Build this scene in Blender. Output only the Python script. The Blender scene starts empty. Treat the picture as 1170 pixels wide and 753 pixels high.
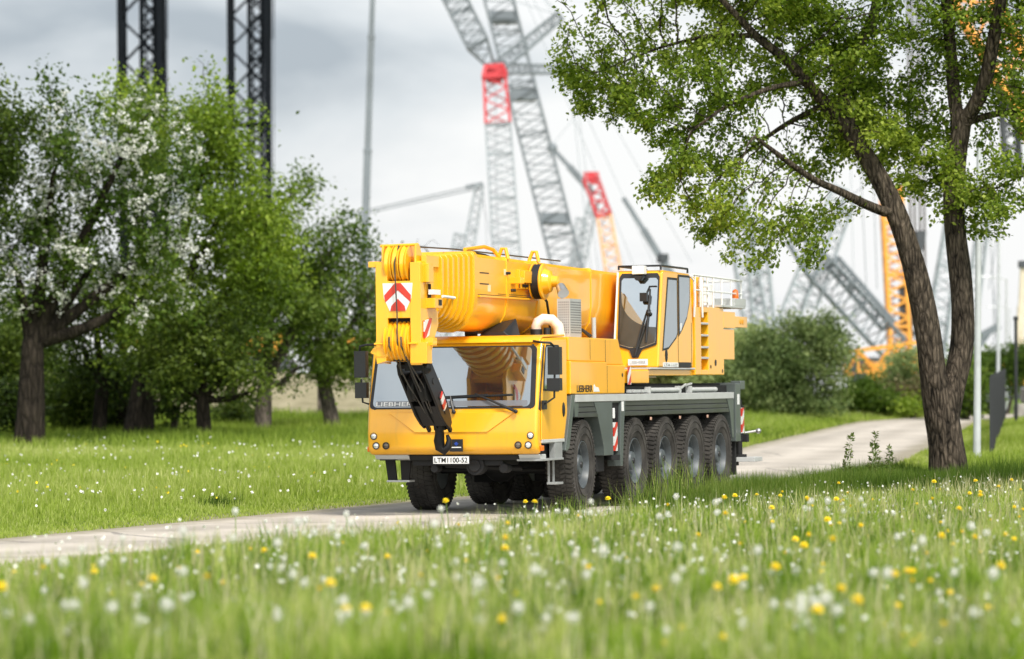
import bpy, bmesh, math, random
import numpy as np
from mathutils import Vector, Matrix

random.seed(7)
rng = np.random.default_rng(11)
scene = bpy.context.scene
COL = scene.collection

# ------------------------------------------------------------------ camera
FPX, CXP, CYP, YH, CAMZ = 4000.0, 585.0, 376.5, 455.0, 1.705
PITCH = math.atan((YH - CYP) / FPX)
cam = bpy.data.cameras.new('camera')
cam_o = bpy.data.objects.new('camera', cam)
COL.objects.link(cam_o)
cam_o.location = (0, 0, CAMZ)
cam_o.rotation_euler = (math.pi / 2 + PITCH, 0, 0)
cam.sensor_width = 36.0
cam.lens = FPX / 1170.0 * 36.0
cam.clip_start = 0.5
cam.clip_end = 8000
cam.dof.use_dof = True
cam.dof.focus_distance = 51.5
cam.dof.aperture_fstop = cam.lens / 1000.0 / 0.088
scene.camera = cam_o


def at(px, py, Y):
    """world point at depth Y that a photo pixel shows"""
    d = Vector(((px - CXP) / FPX, 1.0, -(py - CYP) / FPX))
    c, s = math.cos(PITCH), math.sin(PITCH)
    w = Vector((d.x, d.y * c - d.z * s, d.y * s + d.z * c))
    t = Y / w.y
    return Vector((w.x * t, Y, CAMZ + w.z * t))


# ------------------------------------------------------------------ tagging
def tag(o, label=None, cat=None, group=None, kind=None):
    if label: o['label'] = label
    if cat: o['category'] = cat
    if group: o['group'] = group
    if kind: o['kind'] = kind
    return o


def empty(name, loc=(0, 0, 0), rot=(0, 0, 0), parent=None):
    o = bpy.data.objects.new(name, None)
    COL.objects.link(o)
    o.location = loc
    o.rotation_euler = rot
    o.parent = parent
    return o


def copy_tree(o, parent=None):
    c = o.copy()
    COL.objects.link(c)
    c.parent = parent
    for ch in list(o.children):
        copy_tree(ch, c)
    return c


# ------------------------------------------------------------------ materials
def new_mat(name):
    m = bpy.data.materials.new(name)
    m.use_nodes = True
    nt = m.node_tree
    b = nt.nodes['Principled BSDF']
    return m, nt, b


def N(nt, t, **kw):
    n = nt.nodes.new(t)
    for k, v in kw.items():
        setattr(n, k, v)
    return n


def simple(name, col, rough=0.5, metal=0.0, coat=0.0, var=0.12, scale=3.0, bump=0.0, bscale=40.0, spec=0.5):
    """principled with a noise that varies tone and roughness"""
    m, nt, b = new_mat(name)
    tc = N(nt, 'ShaderNodeTexCoord')
    no = N(nt, 'ShaderNodeTexNoise')
    no.inputs['Scale'].default_value = scale
    no.inputs['Detail'].default_value = 6
    nt.links.new(tc.outputs['Object'], no.inputs['Vector'])
    r = N(nt, 'ShaderNodeValToRGB')
    r.color_ramp.elements[0].position = 0.3
    r.color_ramp.elements[1].position = 0.7
    r.color_ramp.elements[0].color = [c * (1 - var) for c in col] + [1]
    r.color_ramp.elements[1].color = [min(1, c * (1 + var)) for c in col] + [1]
    nt.links.new(no.outputs['Fac'], r.inputs['Fac'])
    nt.links.new(r.outputs['Color'], b.inputs['Base Color'])
    mr = N(nt, 'ShaderNodeMapRange')
    mr.inputs['To Min'].default_value = max(0.02, rough - 0.08)
    mr.inputs['To Max'].default_value = min(1, rough + 0.1)
    nt.links.new(no.outputs['Fac'], mr.inputs['Value'])
    nt.links.new(mr.outputs['Result'], b.inputs['Roughness'])
    b.inputs['Metallic'].default_value = metal
    b.inputs['Coat Weight'].default_value = coat
    b.inputs['Coat Roughness'].default_value = 0.06
    b.inputs['Specular IOR Level'].default_value = spec
    if bump:
        n2 = N(nt, 'ShaderNodeTexNoise')
        n2.inputs['Scale'].default_value = bscale
        n2.inputs['Detail'].default_value = 8
        nt.links.new(tc.outputs['Object'], n2.inputs['Vector'])
        bp = N(nt, 'ShaderNodeBump')
        bp.inputs['Strength'].default_value = bump
        bp.inputs['Distance'].default_value = 0.02
        nt.links.new(n2.outputs['Fac'], bp.inputs['Height'])
        nt.links.new(bp.outputs['Normal'], b.inputs['Normal'])
    return m


def stripes(name, c1, c2, scale, rot, axis='X'):
    """diagonal warning stripes in object space; u = y (or x) and z"""
    m, nt, b = new_mat(name)
    tc = N(nt, 'ShaderNodeTexCoord')
    sp = N(nt, 'ShaderNodeSeparateXYZ')
    nt.links.new(tc.outputs['Object'], sp.inputs[0])
    a = N(nt, 'ShaderNodeMath', operation='MULTIPLY')
    a.inputs[1].default_value = rot
    nt.links.new(sp.outputs[axis], a.inputs[0])
    ad = N(nt, 'ShaderNodeMath', operation='ADD')
    nt.links.new(a.outputs[0], ad.inputs[0])
    nt.links.new(sp.outputs['Z'], ad.inputs[1])
    ml = N(nt, 'ShaderNodeMath', operation='MULTIPLY')
    ml.inputs[1].default_value = scale
    nt.links.new(ad.outputs[0], ml.inputs[0])
    fr = N(nt, 'ShaderNodeMath', operation='FRACT')
    nt.links.new(ml.outputs[0], fr.inputs[0])
    gt = N(nt, 'ShaderNodeMath', operation='GREATER_THAN')
    gt.inputs[1].default_value = 0.5
    nt.links.new(fr.outputs[0], gt.inputs[0])
    mx = N(nt, 'ShaderNodeMix', data_type='RGBA')
    mx.inputs[6].default_value = (*c1, 1)
    mx.inputs[7].default_value = (*c2, 1)
    nt.links.new(gt.outputs[0], mx.inputs[0])
    nt.links.new(mx.outputs[2], b.inputs['Base Color'])
    b.inputs['Roughness'].default_value = 0.35
    return m


def leaf_mat(name, dark, mid, light, trans=0.45, rough=0.45):
    """foliage: tint attribute per leaf picks the tone; part of the light shines through"""
    m, nt, b = new_mat(name)
    at_ = N(nt, 'ShaderNodeAttribute', attribute_name='tint')
    r = N(nt, 'ShaderNodeValToRGB')
    r.color_ramp.elements[0].color = (*dark, 1)
    r.color_ramp.elements[1].color = (*light, 1)
    e = r.color_ramp.elements.new(0.5)
    e.color = (*mid, 1)
    nt.links.new(at_.outputs['Fac'], r.inputs['Fac'])
    nt.links.new(r.outputs['Color'], b.inputs['Base Color'])
    b.inputs['Roughness'].default_value = rough
    b.inputs['Specular IOR Level'].default_value = 0.18
    tr = N(nt, 'ShaderNodeBsdfTranslucent')
    hs = N(nt, 'ShaderNodeHueSaturation')
    hs.inputs['Value'].default_value = 1.35
    hs.inputs['Saturation'].default_value = 1.1
    nt.links.new(r.outputs['Color'], hs.inputs['Color'])
    nt.links.new(hs.outputs['Color'], tr.inputs['Color'])
    mx = N(nt, 'ShaderNodeMixShader')
    mx.inputs[0].default_value = trans
    nt.links.new(b.outputs[0], mx.inputs[1])
    nt.links.new(tr.outputs[0], mx.inputs[2])
    nt.links.new(mx.outputs[0], nt.nodes['Material Output'].inputs['Surface'])
    return m


def glass_mat(name, tint, refl):
    """coated vehicle glass: dark inside, a strong mirror of the sky"""
    m, nt, b = new_mat(name)
    b.inputs['Base Color'].default_value = (*tint, 1)
    b.inputs['Roughness'].default_value = 0.25
    gl = N(nt, 'ShaderNodeBsdfGlossy')
    gl.inputs['Color'].default_value = (0.82, 0.90, 0.94, 1)
    gl.inputs['Roughness'].default_value = 0.03
    tc = N(nt, 'ShaderNodeTexCoord')
    no = N(nt, 'ShaderNodeTexNoise')
    no.inputs['Scale'].default_value = 1.3
    nt.links.new(tc.outputs['Object'], no.inputs['Vector'])
    bp = N(nt, 'ShaderNodeBump')
    bp.inputs['Strength'].default_value = 0.06
    bp.inputs['Distance'].default_value = 0.05
    nt.links.new(no.outputs['Fac'], bp.inputs['Height'])
    nt.links.new(bp.outputs['Normal'], gl.inputs['Normal'])
    mx = N(nt, 'ShaderNodeMixShader')
    lw = N(nt, 'ShaderNodeLayerWeight')
    lw.inputs['Blend'].default_value = 0.35
    mr = N(nt, 'ShaderNodeMapRange')
    mr.inputs['To Min'].default_value = refl
    mr.inputs['To Max'].default_value = 0.95
    nt.links.new(lw.outputs['Fresnel'], mr.inputs['Value'])
    nt.links.new(mr.outputs['Result'], mx.inputs[0])
    nt.links.new(b.outputs[0], mx.inputs[1])
    nt.links.new(gl.outputs[0], mx.inputs[2])
    nt.links.new(mx.outputs[0], nt.nodes['Material Output'].inputs['Surface'])
    return m


def bark_mat(name, c1, c2, zs=0.25, sc=9.0):
    m, nt, b = new_mat(name)
    tc = N(nt, 'ShaderNodeTexCoord')
    mp = N(nt, 'ShaderNodeMapping')
    mp.inputs['Scale'].default_value = (1, 1, zs)
    nt.links.new(tc.outputs['Object'], mp.inputs['Vector'])
    no = N(nt, 'ShaderNodeTexNoise')
    no.inputs['Scale'].default_value = sc
    no.inputs['Detail'].default_value = 9
    no.inputs['Roughness'].default_value = 0.65
    nt.links.new(mp.outputs[0], no.inputs['Vector'])
    vo = N(nt, 'ShaderNodeTexVoronoi', feature='DISTANCE_TO_EDGE')
    vo.inputs['Scale'].default_value = sc * 1.6
    nt.links.new(mp.outputs[0], vo.inputs['Vector'])
    mu = N(nt, 'ShaderNodeMath', operation='MULTIPLY_ADD')
    mu.inputs[1].default_value = 0.9
    nt.links.new(vo.outputs['Distance'], mu.inputs[0])
    nt.links.new(no.outputs['Fac'], mu.inputs[2])
    r = N(nt, 'ShaderNodeValToRGB')
    r.color_ramp.elements[0].position = 0.4
    r.color_ramp.elements[1].position = 0.85
    r.color_ramp.elements[0].color = (*c1, 1)
    r.color_ramp.elements[1].color = (*c2, 1)
    nt.links.new(mu.outputs[0], r.inputs['Fac'])
    nt.links.new(r.outputs['Color'], b.inputs['Base Color'])
    b.inputs['Roughness'].default_value = 0.9
    b.inputs['Specular IOR Level'].default_value = 0.15
    bp = N(nt, 'ShaderNodeBump')
    bp.inputs['Strength'].default_value = 1.0
    bp.inputs['Distance'].default_value = 0.12
    nt.links.new(mu.outputs[0], bp.inputs['Height'])
    nt.links.new(bp.outputs['Normal'], b.inputs['Normal'])
    return m


YEL = (0.95, 0.455, 0.013)


def grimy(m, zlo=.85, zhi=1.5):
    """road dirt low down and faint rain streaks over a paint material"""
    nt = m.node_tree
    b = nt.nodes['Principled BSDF']
    src = b.inputs['Base Color'].links[0].from_socket
    tc = N(nt, 'ShaderNodeTexCoord')
    mp = N(nt, 'ShaderNodeMapping')
    mp.inputs['Scale'].default_value = (7, 7, .55)
    nt.links.new(tc.outputs['Object'], mp.inputs['Vector'])
    n1 = N(nt, 'ShaderNodeTexNoise')
    n1.inputs['Scale'].default_value = 1.6
    n1.inputs['Detail'].default_value = 8
    nt.links.new(mp.outputs[0], n1.inputs['Vector'])
    st = N(nt, 'ShaderNodeMapRange')
    st.inputs['From Min'].default_value = .54
    st.inputs['From Max'].default_value = .75
    st.inputs['To Max'].default_value = .14
    nt.links.new(n1.outputs['Fac'], st.inputs['Value'])
    sp = N(nt, 'ShaderNodeSeparateXYZ')
    nt.links.new(tc.outputs['Object'], sp.inputs[0])
    lo = N(nt, 'ShaderNodeMapRange')
    lo.inputs['From Min'].default_value = zlo
    lo.inputs['From Max'].default_value = zhi
    lo.inputs['To Min'].default_value = .26
    lo.inputs['To Max'].default_value = 0
    nt.links.new(sp.outputs['Z'], lo.inputs['Value'])
    n2 = N(nt, 'ShaderNodeTexNoise')
    n2.inputs['Scale'].default_value = 5
    n2.inputs['Detail'].default_value = 9
    nt.links.new(tc.outputs['Object'], n2.inputs['Vector'])
    ml = N(nt, 'ShaderNodeMath', operation='MULTIPLY')
    nt.links.new(lo.outputs[0], ml.inputs[0])
    nt.links.new(n2.outputs['Fac'], ml.inputs[1])
    ad = N(nt, 'ShaderNodeMath', operation='ADD')
    nt.links.new(st.outputs[0], ad.inputs[0])
    nt.links.new(ml.outputs[0], ad.inputs[1])
    mx = N(nt, 'ShaderNodeMix', data_type='RGBA')
    nt.links.new(ad.outputs[0], mx.inputs[0])
    nt.links.new(src, mx.inputs[6])
    mx.inputs[7].default_value = (.30, .20, .09, 1)
    nt.links.new(mx.outputs[2], b.inputs['Base Color'])
    return m


M = dict(
    yellow=grimy(simple('yellow_paint', YEL, 0.30, coat=0.5, var=0.06, scale=1.5)),
    yellow_shade=simple('greasy_shaded_yellow', (0.58, 0.28, 0.013), 0.4, var=0.2, scale=4),  # grease tone, with the shade of the collar gaps painted in
    yellow_dull=simple('worn_yellow_paint', (0.74, 0.35, 0.02), 0.45, var=0.12, scale=4),
    grey=simple('green_grey_paint', (0.085, 0.102, 0.097), 0.42, coat=0.2, var=0.15),
    rail=simple('light_grey_metal', (0.48, 0.49, 0.48), 0.45, var=0.08),
    plastic=simple('black_plastic', (0.012, 0.0125, 0.014), 0.42, var=0.2),
    matte=simple('black_chassis', (0.007, 0.007, 0.0075), 0.75, var=0.3),
    fender=simple('fender_plastic', (0.034, 0.035, 0.038), 0.3, var=0.35, scale=2.2),
    rubber=simple('tyre_rubber', (0.050, 0.046, 0.041), 0.85, var=0.55, scale=4, bump=0.15, spec=0.3),
    rim=simple('rim_grey', (0.075, 0.088, 0.097), 0.45, var=0.35, scale=5),
    steel=simple('bright_steel', (0.55, 0.55, 0.54), 0.3, metal=0.8, var=0.1),
    mesh_steel=simple('perforated_steel', (0.50, 0.50, 0.49), 0.45, metal=0.3, var=0.08),
    white=simple('white_paint', (0.78, 0.78, 0.77), 0.45, var=0.04),
    copper=simple('heat_tinted_pipe', (0.78, 0.66, 0.56), 0.45, metal=0.1, var=0.28, scale=7),
    red=simple('red_reflective', (0.62, 0.045, 0.025), 0.35, var=0.06),
    black_print=simple('black_print', (0.015, 0.015, 0.017), 0.5, var=0.05),
    blue=simple('blue_enamel', (0.03, 0.07, 0.35), 0.3, var=0.05),
    orange=simple('orange_lens', (0.85, 0.16, 0.01), 0.15, var=0.05, coat=0.8),
    lens=simple('lamp_lens', (0.75, 0.76, 0.75), 0.08, metal=0.6, var=0.1),
    lens_dark=simple('dark_lamp_lens', (0.16, 0.13, 0.10), 0.08, metal=0.5, var=0.2),
    rope=simple('steel_rope', (0.05, 0.045, 0.04), 0.5, var=0.2),
    hook=simple('black_hook_paint', (0.007, 0.007, 0.0075), 0.45, var=0.3, spec=.3),
    glass=glass_mat('windscreen_glass', (0.010, 0.012, 0.013), 0.36),
    glass_side=glass_mat('side_window_glass', (0.03, 0.036, 0.04), 0.33),
    glass_cab=glass_mat('operator_cab_glass', (0.015, 0.016, 0.016), 0.42),
    warn=stripes('red_white_stripes', (0.72, 0.72, 0.7), (0.6, 0.04, 0.025), 3.6, -1.0, 'Y'),
    bark=bark_mat('brown_bark', (0.010, 0.008, 0.006), (0.145, 0.115, 0.085)),
    bark_dark=bark_mat('dark_bark', (0.008, 0.0065, 0.005), (0.045, 0.036, 0.027), sc=5),
    bark_grey=bark_mat('grey_bark', (0.05, 0.042, 0.035), (0.17, 0.14, 0.115), sc=5),
    galv=simple('galvanised_steel', (0.50, 0.52, 0.53), 0.5, metal=0.15, var=0.1),
    fence=simple('anthracite_fence', (0.018, 0.02, 0.022), 0.5, var=0.15),
    lat_black=simple('black_lattice_paint', (0.007, 0.009, 0.012), 0.8, var=0.2, spec=.08),
    lat_dark=simple('dark_lattice_paint', (0.055, 0.062, 0.070), 0.6, var=0.2),
    lat_grey=simple('hazed_grey_lattice', (0.17, 0.195, 0.215), 0.6, var=0.2, scale=.3),  # grey lightened to paint distance haze into the colour
    lat_pale=simple('hazed_pale_lattice', (0.29, 0.325, 0.35), 0.6, var=0.15, scale=.3),  # paler still: haze over the far booms put into the colour
    lat_red=simple('red_lattice_paint', (0.55, 0.04, 0.05), 0.5, var=0.1),
    lat_orange=simple('orange_lattice_paint', (0.82, 0.36, 0.05), 0.5, var=0.12),
    lat_pale_orange=simple('hazed_orange_lattice', (0.82, 0.45, 0.22), 0.5, var=0.12),  # orange faded in its colour to imitate haze
    stone=simple('quarry_stone', (0.36, 0.34, 0.31), 0.9, var=0.3, bump=0.5, bscale=6),
)


# ------------------------------------------------------------------ mesh builder
class MB:
    def __init__(self):
        self.bm = bmesh.new()
        self.mi = 0

    def _faces(self, vs, faces):
        bv = [self.bm.verts.new(v) for v in vs]
        for f in faces:
            try:
                fc = self.bm.faces.new([bv[i] for i in f])
                fc.material_index = self.mi
            except ValueError:
                pass
        return bv

    def box(self, x0, x1, y0, y1, z0, z1):
        v = [(x, y, z) for z in (z0, z1) for y in (y0, y1) for x in (x0, x1)]
        self._faces(v, [(0, 2, 3, 1), (4, 5, 7, 6), (0, 1, 5, 4), (2, 6, 7, 3), (0, 4, 6, 2), (1, 3, 7, 5)])
        return self

    def hexa(self, v):
        """eight corners: bottom ring of four then top ring of four"""
        self._faces(v, [(3, 2, 1, 0), (4, 5, 6, 7), (0, 1, 5, 4), (1, 2, 6, 5), (2, 3, 7, 6), (3, 0, 4, 7)])
        return self

    def prism(self, pts, axis, a0, a1):
        def P(p, a):
            return {'x': (a, p[0], p[1]), 'y': (p[0], a, p[1]), 'z': (p[0], p[1], a)}[axis]
        n = len(pts)
        v = [P(p, a0) for p in pts] + [P(p, a1) for p in pts]
        f = [tuple(range(n))[::-1], tuple(range(n, 2 * n))]
        f += [(i, (i + 1) % n, n + (i + 1) % n, n + i) for i in range(n)]
        self._faces(v, f)
        return self

    def ring_loft(self, rings, closed=True, cap=True):
        n = len(rings[0])
        v = [p for r in rings for p in r]
        f = []
        for k in range(len(rings) - 1):
            for i in range(n if closed else n - 1):
                j = (i + 1) % n
                f.append((k * n + i, k * n + j, (k + 1) * n + j, (k + 1) * n + i))
        if cap and closed:
            f.append(tuple(range(n))[::-1])
            f.append(tuple(range((len(rings) - 1) * n, len(rings) * n)))
        self._faces(v, f)
        return self

    @staticmethod
    def frame(d):
        d = Vector(d).normalized()
        a = Vector((0, 0, 1)) if abs(d.z) < 0.9 else Vector((1, 0, 0))
        s = d.cross(a).normalized()
        return s, d.cross(s).normalized()

    def cyl(self, p0, p1, r0, r1=None, n=14, cap=True):
        r1 = r0 if r1 is None else r1
        p0, p1 = Vector(p0), Vector(p1)
        s, t = self.frame(p1 - p0)
        R = lambda p, r: [tuple(p + s * (r * math.cos(2 * math.pi * i / n)) + t * (r * math.sin(2 * math.pi * i / n))) for i in range(n)]
        return self.ring_loft([R(p0, r0), R(p1, r1)], True, cap)

    def bar(self, p0, p1, w, h=None):
        """rectangular bar"""
        h = w if h is None else h
        p0, p1 = Vector(p0), Vector(p1)
        s, t = self.frame(p1 - p0)
        R = lambda p: [tuple(p + s * a * w / 2 + t * b * h / 2) for a, b in ((-1, -1), (1, -1), (1, 1), (-1, 1))]
        return self.ring_loft([R(p0), R(p1)])

    def tube(self, pts, r, n=8, cap=True):
        pts = [Vector(p) for p in pts]
        rs = r if isinstance(r, (list, tuple)) else [r] * len(pts)
        rings = []
        s_prev = None
        for i, p in enumerate(pts):
            d = (pts[min(i + 1, len(pts) - 1)] - pts[max(i - 1, 0)]).normalized()
            if s_prev is None:
                s, t = self.frame(d)
            else:
                s = (s_prev - d * s_prev.dot(d)).normalized()
                t = d.cross(s)
            s_prev = s
            rings.append([tuple(p + s * (rs[i] * math.cos(2 * math.pi * k / n)) + t * (rs[i] * math.sin(2 * math.pi * k / n))) for k in range(n)])
        return self.ring_loft(rings, True, cap)

    def lathe(self, prof, c, axis, n=32, cap=True):
        """prof: (along, radius) pairs about an axis through c"""
        c, d = Vector(c), Vector(axis).normalized()
        s, t = self.frame(d)
        rings = []
        for a, r in prof:
            r = max(r, 1e-4)
            rings.append([tuple(c + d * a + s * (r * math.cos(2 * math.pi * i / n)) + t * (r * math.sin(2 * math.pi * i / n))) for i in range(n)])
        return self.ring_loft(rings, True, cap)

    def sheet(self, pts, thick, nrm):
        """thin panel from an outline of 3-D points"""
        nv = Vector(nrm).normalized() * thick
        a = [Vector(p) for p in pts]
        n = len(a)
        v = [tuple(p) for p in a] + [tuple(p + nv) for p in a]
        f = [tuple(range(n))[::-1], tuple(range(n, 2 * n))] + [(i, (i + 1) % n, n + (i + 1) % n, n + i) for i in range(n)]
        self._faces(v, f)
        return self

    def ball(self, c, r, sub=2, sq=(1, 1, 1)):
        g = bmesh.ops.create_icosphere(self.bm, subdivisions=sub, radius=r, matrix=Matrix.Translation(c) @ Matrix.Diagonal((*sq, 1)))
        for v in g['verts']:
            for f in v.link_faces:
                f.material_index = self.mi
        return self

    def build(self, name, mats, parent=None, bevel=0.0, seg=2, angle=32, label=None, recalc=True):
        bm = self.bm
        if recalc:
            bmesh.ops.recalc_face_normals(bm, faces=bm.faces)
        lim = math.radians(angle)
        for f in bm.faces:
            f.smooth = True
        for e in bm.edges:
            if len(e.link_faces) == 2 and e.calc_face_angle(0) > lim:
                e.smooth = False
        me = bpy.data.meshes.new(name)
        bm.to_mesh(me)
        bm.free()
        for m in (mats if isinstance(mats, (list, tuple)) else [mats]):
            me.materials.append(M[m] if isinstance(m, str) else m)
        o = bpy.data.objects.new(name, me)
        COL.objects.link(o)
        o.parent = parent
        if bevel:
            md = o.modifiers.new('bevel', 'BEVEL')
            md.width = bevel
            md.segments = seg
            md.limit_method = 'ANGLE'
            md.angle_limit = math.radians(35)
            md.harden_normals = True
        if label:
            o['label'] = label
        return o


def lettering(name, txt, mat, parent, origin, right, up, width, height, thick=0.004):
    """raised letters fitted to a width and height on a plane"""
    cu = bpy.data.curves.new('letters', 'FONT')
    cu.body = txt
    cu.extrude = 0.001
    cu.offset = 0.012
    to = bpy.data.objects.new('letters', cu)
    COL.objects.link(to)
    dg = bpy.context.evaluated_depsgraph_get()
    me = bpy.data.meshes.new_from_object(to.evaluated_get(dg))
    bpy.data.objects.remove(to)
    bpy.data.curves.remove(cu)
    co = np.empty(len(me.vertices) * 3)
    me.vertices.foreach_get('co', co)
    co = co.reshape(-1, 3)
    lo, hi = co.min(0), co.max(0)
    c = (co - lo) / np.maximum(hi - lo, 1e-6)
    R, U = np.array(right, float), np.array(up, float)
    Nn = np.cross(R, U)
    out = np.array(origin, float) + np.outer(c[:, 0] * width, R) + np.outer(c[:, 1] * height, U) + np.outer(c[:, 2] * thick, Nn)
    me.vertices.foreach_set('co', out.ravel())
    me.materials.clear()
    me.materials.append(M[mat])
    me.name = name
    o = bpy.data.objects.new(name, me)
    COL.objects.link(o)
    o.parent = parent
    return o


def np_mesh(name, verts, faces, mats, tint=None, parent=None, smooth=False):
    """faces: list of (k, array(n,k)); one mesh object"""
    me = bpy.data.meshes.new(name)
    me.vertices.add(len(verts))
    me.vertices.foreach_set('co', np.ascontiguousarray(verts, dtype=np.float32).ravel())
    loops = np.concatenate([f.ravel() for _, f in faces]).astype(np.int32)
    tot = np.concatenate([np.full(len(f), k) for k, f in faces]).astype(np.int32)
    st = np.concatenate([[0], np.cumsum(tot)[:-1]]).astype(np.int32)
    me.loops.add(len(loops))
    me.loops.foreach_set('vertex_index', loops)
    me.polygons.add(len(tot))
    me.polygons.foreach_set('loop_start', st)
    me.polygons.foreach_set('loop_total', tot)
    if smooth:
        me.polygons.foreach_set('use_smooth', np.ones(len(tot), dtype=bool))
    me.update(calc_edges=True)
    if tint is not None:
        a = me.attributes.new('tint', 'FLOAT', 'POINT')
        a.data.foreach_set('value', np.ascontiguousarray(tint, dtype=np.float32))
    for m in (mats if isinstance(mats, (list, tuple)) else [mats]):
        me.materials.append(M[m] if isinstance(m, str) else m)
    o = bpy.data.objects.new(name, me)
    COL.objects.link(o)
    o.parent = parent
    return o

# ================================================================== the mobile crane
# local axes: x to the crane's left side (right in view), y rearwards, z up; origin under the front axle
crane = empty('mobile_crane', (-0.165, 52.91, 0.012), (0.006, -0.0095, -0.331))
tag(crane, 'yellow five-axle mobile crane driving on the pale road, its telescopic boom stowed over the cab', 'mobile crane')


def part(mb, name, mat, parent=None, **kw):
    return mb.build(name, mat, parent or crane, **kw)


# ---- chassis
mb = MB()
mb.box(-0.48, 0.48, -1.75, 8.75, 0.78, 1.30)
mb.box(-1.0, 1.0, -0.35, 8.5, 1.25, 1.60)
for y in (0, 2.69, 4.36, 6.01, 7.68):
    mb.cyl((-1.0, y, 0.685), (1.0, y, 0.685), 0.13, n=12)
    mb.ball((0, y, 0.685), 0.27, 2, (1, 1, 1))
    mb.cyl((-0.62, y - .25, 0.72), (-0.62, y - .25, 1.3), 0.08, n=10)
    mb.cyl((0.62, y - .25, 0.72), (0.62, y - .25, 1.3), 0.08, n=10)
mb.cyl((-0.95, -.42, 0.62), (0.95, -.42, 0.62), 0.035, n=8)
mb.cyl((-0.3, -1.6, 0.72), (0.75, -1.2, 0.66), 0.04, n=8)
mb.box(-0.7, 0.7, -1.9, -1.2, 0.72, 0.95)
mb.cyl((0.28, -1.95, 0.72), (0.28, -1.75, 0.72), 0.14, n=18)
mb.cyl((0.28, -1.98, 0.72), (0.28, -1.95, 0.72), 0.09, n=18)
mb.cyl((0.72, -1.95, 0.68), (0.72, -1.75, 0.68), 0.07, n=14)
mb.cyl((-0.35, -1.95, 0.68), (-0.35, -1.75, 0.68), 0.06, n=14)
for s in (-1, 1):
    mb.box(s * 1.08 - .12, s * 1.08 + .12, 1.0, 1.4, 0.55, 1.2)
mb.box(-0.75, -0.3, 0.9, 1.5, 0.4, 0.75)
mb.box(0.2, 0.8, 1.0, 1.9, 0.42, 0.75)
part(mb, 'chassis', 'matte', bevel=0.012)

mb = MB()
mb.box(-1.32, 1.32, -0.55, 8.45, 1.60, 1.715)
part(mb, 'deck', 'grey', bevel=0.01)
mb = MB()
for s in (-1, 1):
    x = s * 1.345
    mb.box(min(x, x - s * .03), max(x, x - s * .03), -0.42, 8.45, 1.625, 1.735)
part(mb, 'deck_rail', 'rail', bevel=0.008)

# ---- wheels
wheel0 = empty('wheel', (1.145, 0, 0.685), parent=crane)
mb = MB()
prof = [(-.14, .36), (-.165, .37), (-.188, .46), (-.192, .53), (-.186, .60), (-.172, .650), (-.15, .664), (0, .668), (.15, .664), (.172, .650), (.186, .60), (.192, .53), (.188, .46), (.165, .37), (.14, .36)]
mb.lathe(prof, (0, 0, 0), (1, 0, 0), 56, cap=False)
for rr in (.47, .575):
    for s in (-1, 1):
        mb.lathe([(s * .186, rr - .006), (s * .197, rr - .003), (s * .197, rr + .003), (s * .186, rr + .006)], (0, 0, 0), (1, 0, 0), 48, cap=False)


def lug(a0, a1, t0, t1, r0, r1, skew=0.0, side=None):
    v = []
    for r in (r0, r1):
        for (a, t) in ((a0, t0), (a1, t0 + skew), (a1, t1 + skew), (a0, t1)):
            rr = r
            v.append((a, rr * math.cos(t), rr * math.sin(t)))
    mb.hexa(v)


NL = 58
for k in range(NL):
    t = 2 * math.pi * k / NL
    w = 2 * math.pi / NL
    lug(.085, .168, t, t + w * .62, .645, .680, .02)
    lug(-.168, -.085, t + w * .4, t + w * 1.02, .645, .680, .02)
    lug(.008, .072, t + w * .25, t + w * .9, .655, .680, -.03)
    lug(-.072, -.008, t + w * .7, t + w * 1.35, .655, .680, .03)
    lug(.166, .1865, t + w * .08, t + w * .5, .610, .668)
    lug(-.1865, -.166, t + w * .48, t + w * .9, .610, .668)
tyre = mb.build('tyre', 'rubber', wheel0, angle=28)
mb = MB()
mb.lathe([(-.15, .362), (.150, .362), (.166, .356), (.166, .345), (.150, .338), (.135, .330), (.085, .318), (.075, .305), (.02, .300), (-.005, .285), (-.012, .225), (.01, .185), (.03, .165), (.115, .150), (.135, .135), (.14, .05), (.14, 0)], (0, 0, 0), (1, 0, 0), 40)
mb.mi = 1
for k in range(10):
    t = 2 * math.pi * (k + .3) / 10
    c = (0, .252 * math.cos(t), .252 * math.sin(t))
    mb.cyl((-.03, c[1], c[2]), (.004, c[1], c[2]), .030, n=10)
    t2 = t + math.pi / 10
    mb.cyl((-.0, .212 * math.cos(t2), .212 * math.sin(t2)), (.035, .212 * math.cos(t2), .212 * math.sin(t2)), .014, n=6)
mb.lathe([(.141, .05), (.155, .045), (.155, 0)], (0, 0, 0), (1, 0, 0), 14)
rim = mb.build('rim', ['rim', 'black_print'], wheel0, angle=30)
first = True
for y in (0, 2.69, 4.36, 6.01, 7.68):
    for s in (1, -1):
        wv = wheel0 if first else copy_tree(wheel0, crane)
        first = False
        wv.location = (s * 1.115, y, 0.685)
        wv.scale = (1.14, 1.0, 1.0)
        wv.rotation_euler = (random.uniform(0, 6.28), 0, 0 if s > 0 else math.pi)
        if y == 0:
            wv.rotation_euler[2] += 0.05

# ---- driver's cab
mb = MB()
side = [(-2.07, 0.885), (-2.14, 0.96), (-2.165, 1.2), (-2.125, 1.54), (-1.875, 2.49), (-1.80, 2.565), (-0.72, 2.595), (-0.72, 1.12), (-0.95, 1.085), (-1.93, 1.075), (-1.97, 0.885)]
mb.prism(side, 'x', -1.315, 1.315)
cab = part(mb, 'driver_cab', 'yellow', bevel=0.06, seg=4)
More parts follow.
